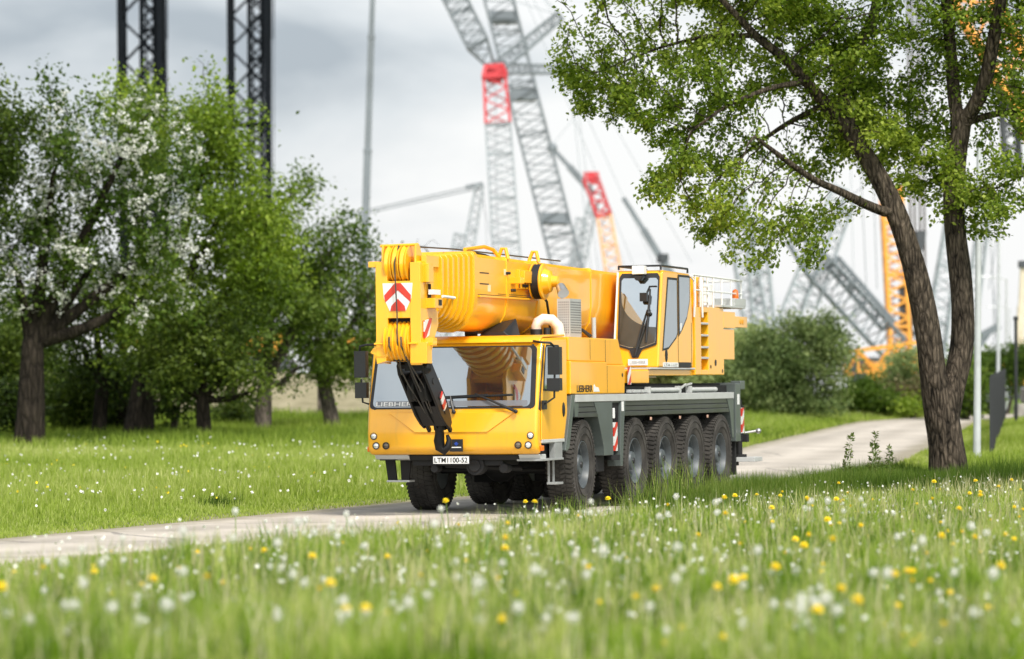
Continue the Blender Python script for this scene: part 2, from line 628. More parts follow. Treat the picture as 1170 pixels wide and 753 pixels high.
# roof edge strip with a small overhang
mb = MB()
mb.prism([(-1.93, 2.50), (-1.90, 2.555), (-1.78, 2.605), (-0.75, 2.63), (-0.75, 2.60), (-1.78, 2.57)], 'x', -1.27, 1.29)
mb.build('roof_edge', 'yellow', cab, bevel=0.015)
# bonnet: raised panel with the trapezoid crease
mb = MB()
mb.sheet([(-.98, -2.138, 1.50), (.98, -2.138, 1.50), (.56, -2.171, 1.21), (-.56, -2.171, 1.21)], 0.014, (0, -1, .08))
mb.build('front_panel', 'yellow', cab, bevel=0.013, seg=3)
mb = MB()
mb.prism([(-2.04, .882), (-1.98, .82), (-1.75, .80), (-1.75, .882)], 'x', -1.25, -0.72)
mb.prism([(-2.04, .882), (-1.98, .80), (-1.75, .78), (-1.75, .882)], 'x', 0.98, 1.31)
mb.mi = 1
mb.prism([(-2.0, .880), (-1.97, .80), (-1.75, .80), (-1.75, .880)], 'x', -0.718, 0.978)
mb.build('bumper_underside', ['rail', 'matte'], cab, bevel=0.01)
# windscreen
WN = Vector((0, -0.965, 0.262)).normalized()
def wsp(x, t, off=0.0):
    y, z = -2.125 + .25 * t, 1.54 + .95 * t
    return tuple(Vector((x, y, z)) + WN * off)
def wsoutline(x0, x1, t0, t1, c, off, inset=0.03):
    o = []
    for (sx, st) in ((-1, 0), (1, 0), (1, 1), (-1, 1)):
        for k in range(4):
            a = k / 3 * math.pi / 2
            ca, sa = math.cos(a), math.sin(a)
            if (sx, st) == (-1, 0): dx, dt = -(ca), -(sa)
            if (sx, st) == (1, 0): dx, dt = sa, -ca
            if (sx, st) == (1, 1): dx, dt = ca, sa
            if (sx, st) == (-1, 1): dx, dt = -sa, ca
            t = (t0 + c if st == 0 else t1 - c) + dt * c
            xx = (x0 + c if sx < 0 else x1 - c) + dx * c
            xx *= 1 - inset * t
            o.append(wsp(xx, t, off))
    return o
mb = MB()
mb.sheet(wsoutline(-1.285, 1.275, 0.012, .965, .06, .004), .008, WN)
seal = mb.build('windscreen_seal', 'black_print', cab)
mb = MB()
mb.sheet(wsoutline(-1.235, 1.20, 0.035, .945, .07, .013), .004, WN)
mb.build('windscreen', 'glass', cab)
lettering('windscreen_lettering', 'LIEBHERR', 'white', cab, wsp(-1.18, .055, .018), (1, 0, 0), (0, .255, .967), .66, .062)
# grey lower band of the windscreen (dashboard edge)
mb = MB()
mb.sheet(wsoutline(-1.19, 1.16, 0.045, .13, .02, .0175), .0006, WN)
mb.build('windscreen_band', simple('dark_dash_band', (0.16, 0.17, 0.19), 0.15, var=.1, coat=.8), cab)
# A pillars
PILLAR = simple('pillar_black', (0.02, .021, .024), .3, coat=.4)
for s in (-1, 1):
    a = [wsp(s * 1.19, 0.0, .010), wsp(s * 1.322, 0.0, -.035), wsp(s * 1.318, 0.0, -.15), wsp(s * 1.19, 0.0, -.05)]
    b = [wsp(s * 1.155, .99, .010), wsp(s * 1.322, .99, -.035), wsp(s * 1.318, .99, -.13), wsp(s * 1.155, .99, -.05)]
    mb = MB()
    mb.ring_loft([a, b])
    mb.build('windscreen_pillar', PILLAR, cab, bevel=0.01)
# wipers
for (x0, x1, dz) in ((-.25, .02, 0), (.78, .40, .03)):
    mb = MB()
    base = Vector(wsp(x0 + (.30 if x0 < 0 else .22), -.05, .05))
    tip = Vector(wsp(x1 - .05, .20 + dz, .04))
    mb.tube([base, (base + tip) / 2 + WN * .02, tip], [.024, .018, .010], 6)
    mb.bar(wsp(x1 - .60, .17, .035), wsp(x1 + .52, .215, .035), .018, .02)
    mb.ball(base, .032, 2)
    mb.build('wiper', 'plastic', cab)
# headlights
for s in (-1, 1):
    for (x, z, kind) in ((1.21, 1.16, 'lens'), (1.175, 1.02, 'lens'), (1.02, 1.02, 'lens_dark')):
        yb = -2.163
        mb = MB()
        mb.lathe([(0, .055), (.008, .053), (.010, .047), (.002, .043), (.002, 0)], (s * x, yb + .004, z), (0, -1, 0), 22)
        mb.mi = 1
        mb.lathe([(.002, .042), (.009, .035), (.013, .018), (.015, 0)], (s * x, yb + .003, z), (0, -1, 0), 18)
        mb.build('headlight', ['plastic', kind], cab)
for s in (-1, 1):
    mb = MB()
    mb.box(s * 1.335 - .02, s * 1.335 + .02, -2.06, -1.96, .93, 1.01)
    mb.build('indicator_lamp', 'orange', cab, bevel=.012)
# licence plate + badge
mb = MB()
mb.box(-.285, .285, -2.185, -2.172, .745, .872)
mb.mi = 1
mb.box(-.275, .275, -2.189, -2.1855, .756, .861)
plate = mb.build('licence_plate', ['black_print', 'white'], cab)
lt = lettering('plate_lettering', 'LTM1100-52', 'black_print', cab, (-.255, -2.1895, .772), (1, 0, 0), (0, 0, 1), .51, .073)
mb = MB()
mb.box(-.02, .18, -2.192, -2.168, .93, 1.11)
mb.mi = 1
mb.box(-.0, .16, -2.196, -2.1925, .985, 1.0)
mb.mi = 2
mb.prism([(.05, 1.045), (.085, 1.015), (.12, 1.045), (.085, 1.075)], 'y', -2.197, -2.1925)
mb.build('badge', ['black_print', 'white', 'blue'], cab)
# mirrors
mb = MB()
mb.tube([(1.22, -2.0, 2.52), (1.36, -2.12, 2.50), (1.50, -2.08, 2.49), (1.52, -1.97, 2.44)], .018, 8)
mb.tube([(1.33, -1.95, 1.60), (1.40, -2.0, 1.62), (1.52, -1.98, 1.70), (1.52, -1.95, 2.1)], .016, 8)
mb.box(1.33, 1.37, -2.0, -1.86, 1.53, 1.66)
mb.box(1.44, 1.62, -2.03, -1.90, 2.03, 2.43)
mb.box(1.43, 1.63, -2.05, -1.93, 1.80, 1.98)
mb.mi = 1
mb.box(1.46, 1.60, -1.899, -1.896, 2.06, 2.40)
part(mb, 'mirror', ['plastic', 'glass_side'], bevel=.02, seg=3)
mb = MB()
mb.tube([(-1.22, -2.0, 2.50), (-1.32, -2.14, 2.50), (-1.42, -2.14, 2.48), (-1.44, -2.1, 2.40)], .018, 8)
mb.box(-1.51, -1.33, -2.16, -2.03, 2.02, 2.41)
mb.box(-1.50, -1.32, -2.16, -2.05, 1.72, 1.95)
mb.tube([(-1.42, -2.1, 2.0), (-1.40, -2.1, 1.66), (-1.30, -2.0, 1.62)], .016, 8)
part(mb, 'mirror', 'plastic', bevel=.02, seg=3)
# interior mirror-like camera dark lump behind the screen (sun visor mount)
# doors
for s in (1, -1):
    X = lambda d: s * (1.317 + d)
    mb = MB()
    mb.sheet([(X(0), -2.02, 1.09), (X(0), -0.97, 1.09), (X(0), -0.86, 1.45), (X(0), -0.83, 2.53), (X(0), -1.78, 2.53), (X(0), -1.98, 1.75)], .018, (s, 0, 0))
    door = part(mb, 'door', 'yellow', bevel=.008, label=None)
    mb = MB()
    mb.sheet([(X(.019), -1.93, 1.80), (X(.019), -1.22, 1.785), (X(.019), -1.17, 1.84), (X(.019), -1.16, 2.42), (X(.019), -1.21, 2.47), (X(.019), -1.77, 2.47), (X(.019), -1.82, 2.42)], .004, (s, 0, 0))
    mb.build('window_seal', 'black_print', door)
    mb = MB()
    mb.sheet([(X(.0235), -1.90, 1.83), (X(.0235), -1.23, 1.815), (X(.0235), -1.19, 1.85), (X(.0235), -1.185, 2.41), (X(.0235), -1.22, 2.44), (X(.0235), -1.77, 2.44), (X(.0235), -1.80, 2.40)], .003, (s, 0, 0))
    mb.build('door_window', 'glass_side', door)
    mb = MB()
    mb.ball((X(.022), -1.0, 1.52), .11, 2, (.16, .55, 1))
    mb.build('door_handle', 'black_print', door)
    mb = MB()
    mb.box(min(X(-.03), X(.022)), max(X(-.03), X(.022)), -2.0, -.96, 1.045, 1.095)
    mb.build('door_sill', 'rail', door, bevel=.008)
# entry steps
mb = MB()
mb.box(.95, 1.30, -1.98, -0.95, 1.03, 1.05)
mb.box(.95, 1.34, -2.02, -1.02, .785, .815)
mb.box(1.24, 1.33, -1.40, -1.05, .80, 1.05)
mb.box(1.17, 1.33, -1.32, -1.02, .425, .46)
mb.bar((1.19, -1.06, .44), (1.19, -1.06, .80), .03)
mb.bar((1.19, -1.28, .44), (1.19, -1.28, .80), .03)
part(mb, 'entry_step', simple('step_grey', (.27, .28, .275), .5, var=.2), bevel=.006)
mb = MB()
mb.box(.93, 1.2, -1.95, -1.0, .80, 1.05)
part(mb, 'step_recess', 'matte')
mb = MB()
mb.box(-1.2, -.95, -1.95, -1.0, .80, 1.05)
part(mb, 'step_recess', 'matte')
mb = MB()
mb.hexa([(-1.19, -1.65, .50), (-1.05, -1.65, .50), (-1.05, -1.60, .50), (-1.19, -1.60, .50), (-1.21, -1.72, .82), (-1.06, -1.72, .82), (-1.06, -1.67, .82), (-1.21, -1.67, .82)])
mb.hexa([(-.98, -1.65, .50), (-.86, -1.65, .50), (-.86, -1.60, .50), (-.98, -1.60, .50), (-.97, -1.72, .82), (-.80, -1.72, .82), (-.80, -1.67, .82), (-.97, -1.67, .82)])
mb.mi = 1
mb.box(-1.20, -.84, -1.68, -1.45, .475, .505)
part(mb, 'folding_step', ['matte', 'rail'], bevel=.006)

# ---- side boxes (engine and tool boxes behind the cab)
for s in (1, -1):
    def sx(a, b): return (min(s * a, s * b), max(s * a, s * b))
    mb = MB()
    mb.prism([(-.69, 1.742), (2.02, 1.742), (2.06, 2.18), (1.13, 2.185), (1.10, 2.225), (-.69, 2.235)], 'x', *sx(.55, 1.352))
    mb.prism([(-.69, 2.235), (1.10, 2.225), (1.13, 2.185), (2.055, 2.185), (1.80, 2.585), (-.69, 2.595)], 'x', *sx(.55, 1.325))
    sb = part(mb, 'side_box', 'yellow', bevel=.018, seg=3)
    mb = MB()
    for y in (1.12,):
        mb.box(*sx(1.353, 1.354), y - .006, y + .006, 1.76, 2.17)
    mb.box(*sx(1.326, 1.3275), .35, .362, 2.26, 2.57)
    mb.box(*sx(1.326, 1.3275), 1.115, 1.127, 2.22, 2.57)
    mb.cyl((s * 1.352, 1.9, 2.03), (s * 1.358, 1.9, 2.03), .03, n=12)
    mb.build('panel_gap', 'black_print', sb)
    if s > 0:
        lettering('side_lettering', 'LIEBHERR', 'black_print', sb, (1.3535, -.40, 1.775), (0, 1, 0), (0, 0, 1), .76, .10)
        mb = MB()
        mb.prism([(.42, 1.775), (.72, 1.775), (.66, 1.84), (.52, 1.85), (.46, 1.89), (.42, 1.86)], 'x', 1.353, 1.3555)
        mb.build('side_sticker', 'white', sb)
        mb = MB()
        mb.box(1.353, 1.356, 2.062, 2.20, 1.75, 2.08)
# engine bay between the boxes, below the boom
mb = MB()
mb.box(-.54, .54, -.6, 3.3, 1.735, 2.45)
part(mb, 'engine_cover', 'plastic', bevel=.03)

PALE = simple('pale_marker', (.55, .33, .25), .3)
# ---- fenders along each side
for s in (1, -1):
    def sx(a, b): return (min(s * a, s * b), max(s * a, s * b))
    mb = MB()
    mb.prism([(-.66, 1.735), (-.50, 1.735), (-.80, .95), (-.93, .90), (-.99, .92)], 'x', *sx(1.20, 1.36))
    part(mb, 'front_fender', 'grey', bevel=.008)
    mb = MB()
    mb.prism([(.50, 1.622), (1.42, 1.622), (1.46, .80), (.98, .80), (.96, .95), (.70, 1.38)], 'x', *sx(1.10, 1.335))
    part(mb, 'fender', 'grey', bevel=.008)
    mb = MB()
    mb.prism([(-.48, 1.622), (-.25, 1.622), (-.25, 1.40), (-.42, 1.40)], 'x', *sx(1.28, 1.33))
    part(mb, 'fender_bracket', 'grey', bevel=.008)
    mb = MB()
    mb.prism([(1.86, 1.622), (2.10, 1.622), (2.02, 1.30), (1.93, .62), (1.82, .62), (1.80, .9)], 'x', *sx(1.12, 1.34))
    part(mb, 'fender', 'grey', bevel=.008)
    mb = MB()
    mb.prism([(8.03, 1.622), (8.46, 1.622), (8.46, .95), (8.36, .95), (8.22, 1.38)], 'x', *sx(1.15, 1.335))
    part(mb, 'rear_fender', 'grey', bevel=.008)
    for (y0, y1, y2, y3) in ((-.25, .50, .70, -.30), (2.10, 8.03, 8.18, 2.06)):
        mb = MB()
        # ribbed black mudguard skirt in an overlapping row of strips
        for k in range(3):
            z1 = 1.622 - k * .078
            z0 = z1 - .072
            f0, f1 = k / 3, (k + 1) / 3
            mb.prism([(y3 + (y0 - y3) * (1 - f1) + (y3 - y0) * 0, z0), (y1 + (y2 - y1) * f1, z0), (y1 + (y2 - y1) * f0, z1), (y3 + (y0 - y3) * (1 - f0), z1)], 'x', *sx(1.0, 1.325 + .004 * k))
        part(mb, 'mudguard', 'fender', bevel=.006)
    # dark lining behind the wheels
    mb = MB()
    mb.box(*sx(.98, 1.02), -.45, 8.5, 1.15, 1.60)
    mb.box(*sx(1.02, 1.30), 1.45, 1.85, .85, 1.60)
    part(mb, 'wheel_arch', 'matte')
    for y in (3.52, 5.18, 6.84):
        mb = MB()
        mb.box(*sx(1.31, 1.33), y - .04, y + .04, 1.31, 1.36)
        part(mb, 'side_marker_lamp', PALE, bevel=.01)

# ---- outriggers
def outrigger(y, s, z0, z1, w, name='outrigger'):
    def sx(a, b): return (min(s * a, s * b), max(s * a, s * b))
    mb = MB()
    mb.box(*sx(.3, 1.30), y, y + w, 1.02, 1.45)
    mb.cyl((s * 1.25, y + w / 2, z0 - .1), (s * 1.25, y + w / 2, 1.6), .055, n=14)
    mb.cyl((s * 1.25, y + w / 2, z0 - .18), (s * 1.25, y + w / 2, z0 - .1), .13, n=18)
    return part(mb, name, 'matte', bevel=.006)
for s in (1, -1):
    def sx(a, b): return (min(s * a, s * b), max(s * a, s * b))
    o = outrigger(1.50, s, .9, 1.6, .26)
    mb = MB()
    mb.box(*sx(1.312, 1.34), 1.50, 1.66, .86, 1.30)
    mb.build('warning_stripe', 'warn', o)
    mb = MB()
    mb.box(*sx(1.305, 1.335), 1.50, 1.56, 1.36, 1.52)
    mb.build('white_pipe', 'white', o, bevel=.01)
    mb = MB()
    mb.box(*sx(1.341, 1.346), 1.88, 1.99, 1.47, 1.62)
    mb.build('sticker', 'white', o)
    o = outrigger(8.98, s, .75, 1.6, .24)
    mb = MB()
    mb.box(*sx(1.32, 1.35), 8.95, 9.08, 1.02, 1.46)
    mb.build('warning_stripe', 'warn', o)
    mb = MB()
    mb.box(*sx(1.341, 1.346), 8.67, 8.80, 1.52, 1.70)
    mb.build('sticker', 'white', o)
mb = MB()
for s in (1, -1):
    def sx(a, b): return (min(s * a, s * b), max(s * a, s * b))
    mb.box(*sx(1.05, 1.34), 8.56, 8.90, .88, 1.885)
    mb.box(*sx(.9, 1.20), 8.90, 9.25, 1.50, 1.90)
    mb.box(*sx(1.16, 1.34), 8.90, 9.2, 1.78, 1.93)
mb.box(-1.05, 1.05, 8.56, 8.80, 1.30, 1.80)
part(mb, 'rear_frame', 'grey', bevel=.012)
mb = MB()
mb.box(-1.32, 1.36, 9.22, 9.36, .86, 1.0)
mb.box(-1.1, 1.2, 8.55, 9.25, .45, .62)
mb.cyl((1.25, 9.25, .9), (1.25, 9.25, 1.5), .05)
mb.mi = 1
mb.box(1.0, 1.56, 8.95, 9.50, .52, .60)
mb.mi = 0
mb.box(1.0, 1.28, 8.72, 8.80, .30, .90)
mb.box(-1.28, -1.0, 8.72, 8.80, .30, .90)
part(mb, 'rear_bumper', ['matte', 'rail'], bevel=.008)
mb = MB()
mb.tube([(1.3, 9.3, 1.02), (1.42, 9.34, 1.04), (1.48, 9.36, 1.05)], .02)
mb.ball((1.53, 9.36, 1.05), .05, 2)
part(mb, 'rear_lamp', 'steel')

# ---- deck gear
mb = MB()
mb.box(.62, 1.20, 2.2, 8.5, 1.716, 1.86)
mb.box(-1.2, -.62, 2.2, 8.5, 1.716, 1.86)
mb.box(.9, 1.05, 2.2, 8.7, 1.86, 1.895)
part(mb, 'deck_frame', 'matte', bevel=.01)
mb = MB()
for (a, b) in ((2.55, 2.66), (2.78, 3.15), (3.25, 3.55), (3.62, 3.72)):
    mb.box(1.21, 1.27, a, b, 1.75, 1.80)
mb.cyl((1.25, 3.6, 1.785), (1.25, 5.3, 1.785), .042, n=12)
mb.cyl((1.25, 5.95, 1.785), (1.25, 7.6, 1.785), .042, n=12)
mb.box(1.205, 1.30, 3.55, 3.62, 1.735, 1.84)
mb.box(1.205, 1.30, 5.28, 5.36, 1.735, 1.85)
mb.box(1.205, 1.30, 5.92, 6.0, 1.735, 1.85)
mb.bar((1.26, 5.4, 1.80), (1.26, 5.75, 1.88), .03)
mb.bar((1.26, 5.7, 1.86), (1.26, 6.1, 1.89), .03)
part(mb, 'deck_pole', 'rail', bevel=.005)

# ---- superstructure
mb = MB()
mb.cyl((0, 4.9, 1.70), (0, 4.9, 2.02), .78, n=40)
mb.cyl((0, 4.9, 1.86), (0, 4.9, 1.93), .86, n=40)
part(mb, 'slewing_ring', 'matte')
mb = MB()
mb.box(-1.25, 1.27, 2.50, 3.62, 1.90, 2.10)
mb.box(-1.25, 1.25, 3.62, 6.25, 2.02, 2.12)
mb.box(-.75, -.46, 3.9, 8.6, 2.10, 3.35)
mb.box(.46, .62, 6.1, 8.6, 2.10, 3.35)
mb.prism([(4.5, 1.98), (5.3, 1.98), (5.2, 2.06), (4.6, 2.06)], 'x', .6, .9)
mb.mi = 1
mb.box(.55, 1.30, 3.62, 6.2, 2.118, 2.150)
sup = part(mb, 'superstructure', ['yellow', 'rail'], bevel=.012)
mb = MB()
mb.box(1.272, 1.276, 2.44, 2.62, 1.88, 2.16)
mb.build('warning_stripe', 'warn', sup)

# operator's cab
mb = MB()
yf = lambda z: 4.03 + (z - 2.15) * .20
mb.prism([(4.05, 2.152), (6.05, 2.152), (6.12, 2.5), (5.98, 3.66), (5.90, 3.71), (4.40, 3.73), (4.345, 3.69)], 'x', .52, 1.30)
oc = part(mb, 'operator_cab', 'yellow', bevel=.03, seg=3)
FN = Vector((0, -1, .20)).normalized()
def fp(x, z, off):
    return tuple(Vector((x, yf(z), z)) + FN * off)
mb = MB()
mb.sheet([fp(.60, 2.50, .004), fp(.80, 2.44, .004), fp(.86, 2.31, .004), fp(.96, 2.31, .004), fp(1.02, 2.44, .004), fp(1.26, 2.52, .004), fp(1.26, 3.62, .004), fp(1.22, 3.68, .004), fp(.62, 3.68, .004), fp(.58, 3.62, .004)], .006, FN)
mb.build('windscreen_seal', 'black_print', oc)
mb = MB()
mb.sheet([fp(.63, 2.52, .011), fp(.81, 2.47, .011), fp(1.01, 2.47, .011), fp(1.235, 2.55, .011), fp(1.235, 3.56, .011), fp(1.20, 3.60, .011), fp(.65, 3.60, .011), fp(.62, 3.56, .011)], .004, FN)
mb.build('windscreen', 'glass_cab', oc)
# dark reflection with a curved edge, laid on the lower screen as a sheet
arc = []
for k in range(13):
    a = math.radians(180 + 90 * k / 12)
    arc.append((1.235 + .60 * math.cos(a), 3.28 + .48 * math.sin(a)))
low = [fp(.63, 2.53, .0155), fp(.81, 2.48, .0155), fp(1.01, 2.48, .0155), fp(1.23, 2.555, .0155)]
low += [fp(x, z, .0155) for x, z in arc[::-1]] + [fp(.625, 3.35, .0155)]
mb = MB()
mb.sheet(low, .001, FN)
mb.build('windscreen_reflection', simple('dark_reflection', (.035, .035, .03), .12, var=.3, coat=.6), oc)
mb = MB()
mb.sheet([fp(.535, 2.35, .006), fp(.565, 2.35, .006), fp(.565, 3.70, .006), fp(.535, 3.70, .006)], .012, FN)
mb.build('cab_edge', 'white', oc)
for dx in (0, .05):
    mb = MB()
    mb.tube([fp(.91, 2.33, .05), fp(.99 + dx, 2.75, .05), fp(1.08 + dx, 3.08, .03)], [.014, .011, .009], 6)
    mb.build('wiper', 'plastic', oc)
mb = MB()
mb.tube([fp(1.08, 2.55, .03), fp(1.10, 3.0, .04), fp(1.11, 3.42, .03)], [.014, .018, .012], 6)
mb.ball(fp(1.11, 3.02, .05), .045, 2)
mb.box(.98, 1.10, 4.10, 4.18, 3.22, 3.36)
mb.tube([fp(1.06, 3.36, .03), fp(1.10, 3.46, .03), fp(1.22, 3.46, .03)], .012, 6)
mb.build('mirror', 'plastic', oc)
mb = MB()
mb.box(.84, 1.04, 4.14, 4.32, 3.66, 3.80)
mb.mi = 1
mb.prism([(.84, 3.64), (1.04, 3.64), (.98, 3.56), (.90, 3.56)], 'y', 4.16, 4.28)
mb.build('work_lamp', ['white', 'plastic'], oc, bevel=.012)
# cab side glazing
X = 1.3005
mb = MB()
mb.sheet([(X, 4.27, 2.42), (X, 4.62, 2.45), (X, 5.08, 2.63), (X, 5.17, 2.70), (X, 5.17, 3.62), (X, 4.60, 3.62)], .004, (1, 0, 0))
mb.sheet([(X, 5.22, 2.66), (X, 5.45, 2.78), (X, 5.72, 2.97), (X, 5.90, 3.25), (X, 5.92, 3.68), (X, 5.22, 3.68)], .004, (1, 0, 0))
mb.build('window_seal', 'black_print', oc)
mb = MB()
mb.sheet([(X + .005, 4.32, 2.455), (X + .005, 4.62, 2.485), (X + .005, 5.06, 2.66), (X + .005, 5.12, 2.72), (X + .005, 5.12, 3.58), (X + .005, 4.64, 3.58)], .003, (1, 0, 0))
mb.build('side_window', 'glass_side', oc)
mb = MB()
mb.sheet([(X + .005, 5.27, 2.72), (X + .005, 5.44, 2.82), (X + .005, 5.70, 3.0), (X + .005, 5.86, 3.26), (X + .005, 5.88, 3.64), (X + .005, 5.27, 3.64)], .003, (1, 0, 0))
mb.build('side_window', 'glass_side', oc)
mb = MB()
mb.box(X, X + .003, 5.19, 5.202, 2.16, 3.66)
mb.box(X, X + .003, 5.98, 5.992, 2.16, 2.9)
mb.ball((X, 4.50, 2.35), .12, 2, (.08, .7, 1))
mb.build('door_handle', 'black_print', oc)
mb = MB()
mb.sheet([(X + .004, 5.30, 2.76), (X + .004, 5.36, 2.76), (X + .004, 5.40, 2.88), (X + .004, 5.30, 2.88)], .006, (1, 0, 0))
mb.build('sticker', 'white', oc)
mb = MB()
mb.box(X, X + .004, 4.30, 5.18, 2.158, 2.235)
mb.build('door_plate', 'white', oc)
lettering('door_lettering', 'LTM 1100', 'rail', oc, (X + .0055, 4.36, 2.172), (0, 1, 0), (0, 0, 1), .75, .05)
mb = MB()
mb.box(X, X + .004, 5.22, 5.94, 2.158, 2.24)
mb.build('vent_grille', 'black_print', oc)
mb = MB()
mb.box(.80, 1.13, 4.015, 4.025, 2.19, 2.29)
mb.build('name_plate', 'white', oc)
lettering('name_lettering', 'LIEBHERR', 'rail', oc, (.83, 4.012, 2.215), (1, 0, 0), (0, 0, 1), .27, .05)
# roof frame
mb = MB()
mb.tube([(.56, 4.34, 3.74), (.56, 4.34, 3.80), (.56, 5.9, 3.79), (.56, 5.9, 3.72)], .018, 6)
mb.tube([(1.27, 4.34, 3.73), (1.27, 4.34, 3.80), (1.27, 5.9, 3.79), (1.27, 5.9, 3.72)], .018, 6)
mb.tube([(.56, 4.34, 3.80), (1.27, 4.34, 3.80)], .018, 6)
mb.build('roof_rail', 'plastic', oc)

# machinery housing with the ladder recess
mb = MB()
mb.box(.62, 1.30, 6.22, 6.58, 2.03, 3.17)
mb.box(.62, 1.30, 7.02, 8.0, 2.03, 3.18)
mb.box(.62, 1.06, 6.58, 7.02, 2.03, 3.17)
mb.box(1.06, 1.30, 6.58, 7.02, 2.03, 2.12)
mb.box(1.06, 1.30, 6.58, 7.02, 3.08, 3.17)
mb.box(-1.30, -.76, 6.1, 8.0, 2.03, 3.1)
hs = part(mb, 'machinery_housing', 'yellow', bevel=.014)
mb = MB()
for z in (2.30, 2.48, 2.68, 2.88):
    mb.box(1.07, 1.31, 6.59, 7.01, z, z + .035)
mb.build('ladder', 'rail', hs, bevel=.005)
mb = MB()
mb.cyl((1.30, 7.15, 2.17), (1.306, 7.15, 2.17), .03)
mb.cyl((1.30, 7.45, 2.24), (1.306, 7.45, 2.24), .055)
mb.cyl((1.30, 7.88, 2.10), (1.306, 7.88, 2.10), .03)
mb.build('access_port', 'black_print', hs)
# counterweight behind
mb = MB()
mb.box(-1.28, 1.28, 8.02, 8.75, 2.3, 2.82)
mb.box(.4, 1.30, 8.0, 8.75, 2.84, 3.12)
mb.box(.55, 1.30, 8.75, 9.55, 2.86, 3.05)
mb.mi = 1
mb.cyl((1.30, 9.1, 2.96), (1.31, 9.1, 2.96), .045)
mb.cyl((1.30, 9.25, 2.96), (1.31, 9.25, 2.96), .045)
part(mb, 'counterweight', ['yellow', 'yellow_dull'], bevel=.015)
# platform and railings
mb = MB()
mb.box(.5, 1.34, 7.75, 9.3, 3.19, 3.23)
mb.box(.5, 1.34, 8.6, 9.32, 3.23, 3.36)
part(mb, 'platform', 'rail', bevel=.006)
mb = MB()
for x in (1.30, .70):
    mb.tube([(x, 6.1, 3.70), (x, 7.6, 3.69), (x, 9.2, 3.67)], .017, 6)
    mb.tube([(x, 6.2, 3.45), (x, 9.2, 3.44)], .014, 6)
    for y in (6.25, 6.55, 7.0, 7.35, 7.9, 8.5, 9.15):
        mb.tube([(x, y, 3.17), (x, y, 3.69)], .015, 6)
mb.tube([(1.3, 5.95, 3.68), (1.33, 6.08, 3.6), (1.33, 6.12, 3.3), (1.3, 6.16, 3.0)], .02, 6)
mb.tube([(1.3, 6.62, 3.66), (1.33, 6.55, 3.55), (1.33, 6.55, 3.2), (1.32, 6.6, 3.0)], .02, 6)
mb.tube([(1.3, 9.2, 3.67), (.7, 9.2, 3.67)], .017, 6)
for z in (3.25, 3.38, 3.51):
    mb.box(1.26, 1.33, 6.58, 6.98, z, z + .02)
part(mb, 'railing', 'white')
mb = MB()
mb.box(.74, 1.0, 7.05, 7.5, 3.18, 3.60)
part(mb, 'equipment_box', 'white', bevel=.02)
mb = MB()
mb.box(.72, 1.02, 8.1, 8.45, 3.23, 3.60)
part(mb, 'equipment_box', 'white', bevel=.02)
mb = MB()
mb.box(.75, 1.02, 6.1, 6.5, 3.17, 3.66)
mb.box(1.1, 1.24, 6.62, 6.98, 3.17, 3.68)
part(mb, 'winch_cover', 'yellow', bevel=.02)
mb = MB()
mb.lathe([(0, .055), (.03, .06), (.14, .05), (.17, 0)], (1.28, 8.85, 3.36), (0, 0, 1), 16)
part(mb, 'beacon', 'orange')

# ---- boom
BX = -.03
SL = -.012
def sect(s, z0=3.24, n=9):
    """boom cross-section, scaled about its middle: flat top, straight flanks, round bottom"""
    p = [(-.40, 3.80), (.40, 3.80), (.435, 3.755), (.435, 3.20)]
    for k in range(1, n):
        a = math.pi * k / n
        p.append((.43 * math.cos(a), 3.16 - .47 * math.sin(a) ** .85))
    p.append((-.435, 3.20))
    p.append((-.435, 3.755))
    return [(BX + x * s, z0 + (z - z0) * s) for x, z in p]
def bsec(mb, y0, y1, s0, s1=None):
    s1 = s0 if s1 is None else s1
    r0 = [(x, y0, z + SL * (y0 + 2.5)) for x, z in sect(s0)]
    r1 = [(x, y1, z + SL * (y1 + 2.5)) for x, z in sect(s1)]
    mb.ring_loft([r0, r1])
mb = MB()
bsec(mb, -2.28, 8.6, 1.0)
boom = part(mb, 'boom', 'yellow', angle=25)
mb = MB()
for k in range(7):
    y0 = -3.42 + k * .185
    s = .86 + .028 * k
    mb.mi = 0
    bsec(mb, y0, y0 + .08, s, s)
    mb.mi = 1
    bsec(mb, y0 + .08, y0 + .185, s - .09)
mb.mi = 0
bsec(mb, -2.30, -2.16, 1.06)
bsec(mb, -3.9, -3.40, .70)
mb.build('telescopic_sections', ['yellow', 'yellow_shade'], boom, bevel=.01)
# mounting rings and plates on the base section
mb = MB()
for y_ in (-.83, .60, 3.3):
    mr_ = MB()
    bsec(mr_, y_, y_ + .09, 1.035)
    mr_.build('boom_ring', 'yellow', boom, bevel=.008)
for y in (-.79, .64):
    mb.tube([(BX + .30, y, 3.78), (BX + .36, y, 3.92), (BX + .42, y, 3.92), (BX + .46, y, 3.76)], .03, 8)
mb.tube([(.25, -2.2, 3.86), (.25, -1.35, 3.93), (.25, -.95, 3.90), (.3, -.85, 3.80)], .03, 8)
mb.box(.40, .46, -.35, .42, 3.33, 3.62)
mb.box(.40, .52, -.30, .05, 3.42, 3.60)
mb.box(.40, .50, .12, .36, 3.36, 3.50)
mb.box(.40, .56, -.62, -.45, 3.40, 3.50)
mb.box(.36, .45, -2.1, .6, 3.168, 3.20)
mb.build('boom_bracket', 'yellow', boom, bevel=.01)
mb = MB()
for (y, z) in ((-2.0, 3.52), (-2.0, 3.36)):
    mb.box(.405, .409, y, y + .40, z, z + .016)
mb.box(.405, .41, -2.1, .55, 3.205, 3.214)
mb.box(.405, .41, -1.2, .3, 3.232, 3.238)
mb.box(.47, .474, -.25, .02, 3.36, 3.40)
for y in (-.38, -.1, .2):
    mb.box(.462, .466, y, y + .025, 3.34, 3.44)
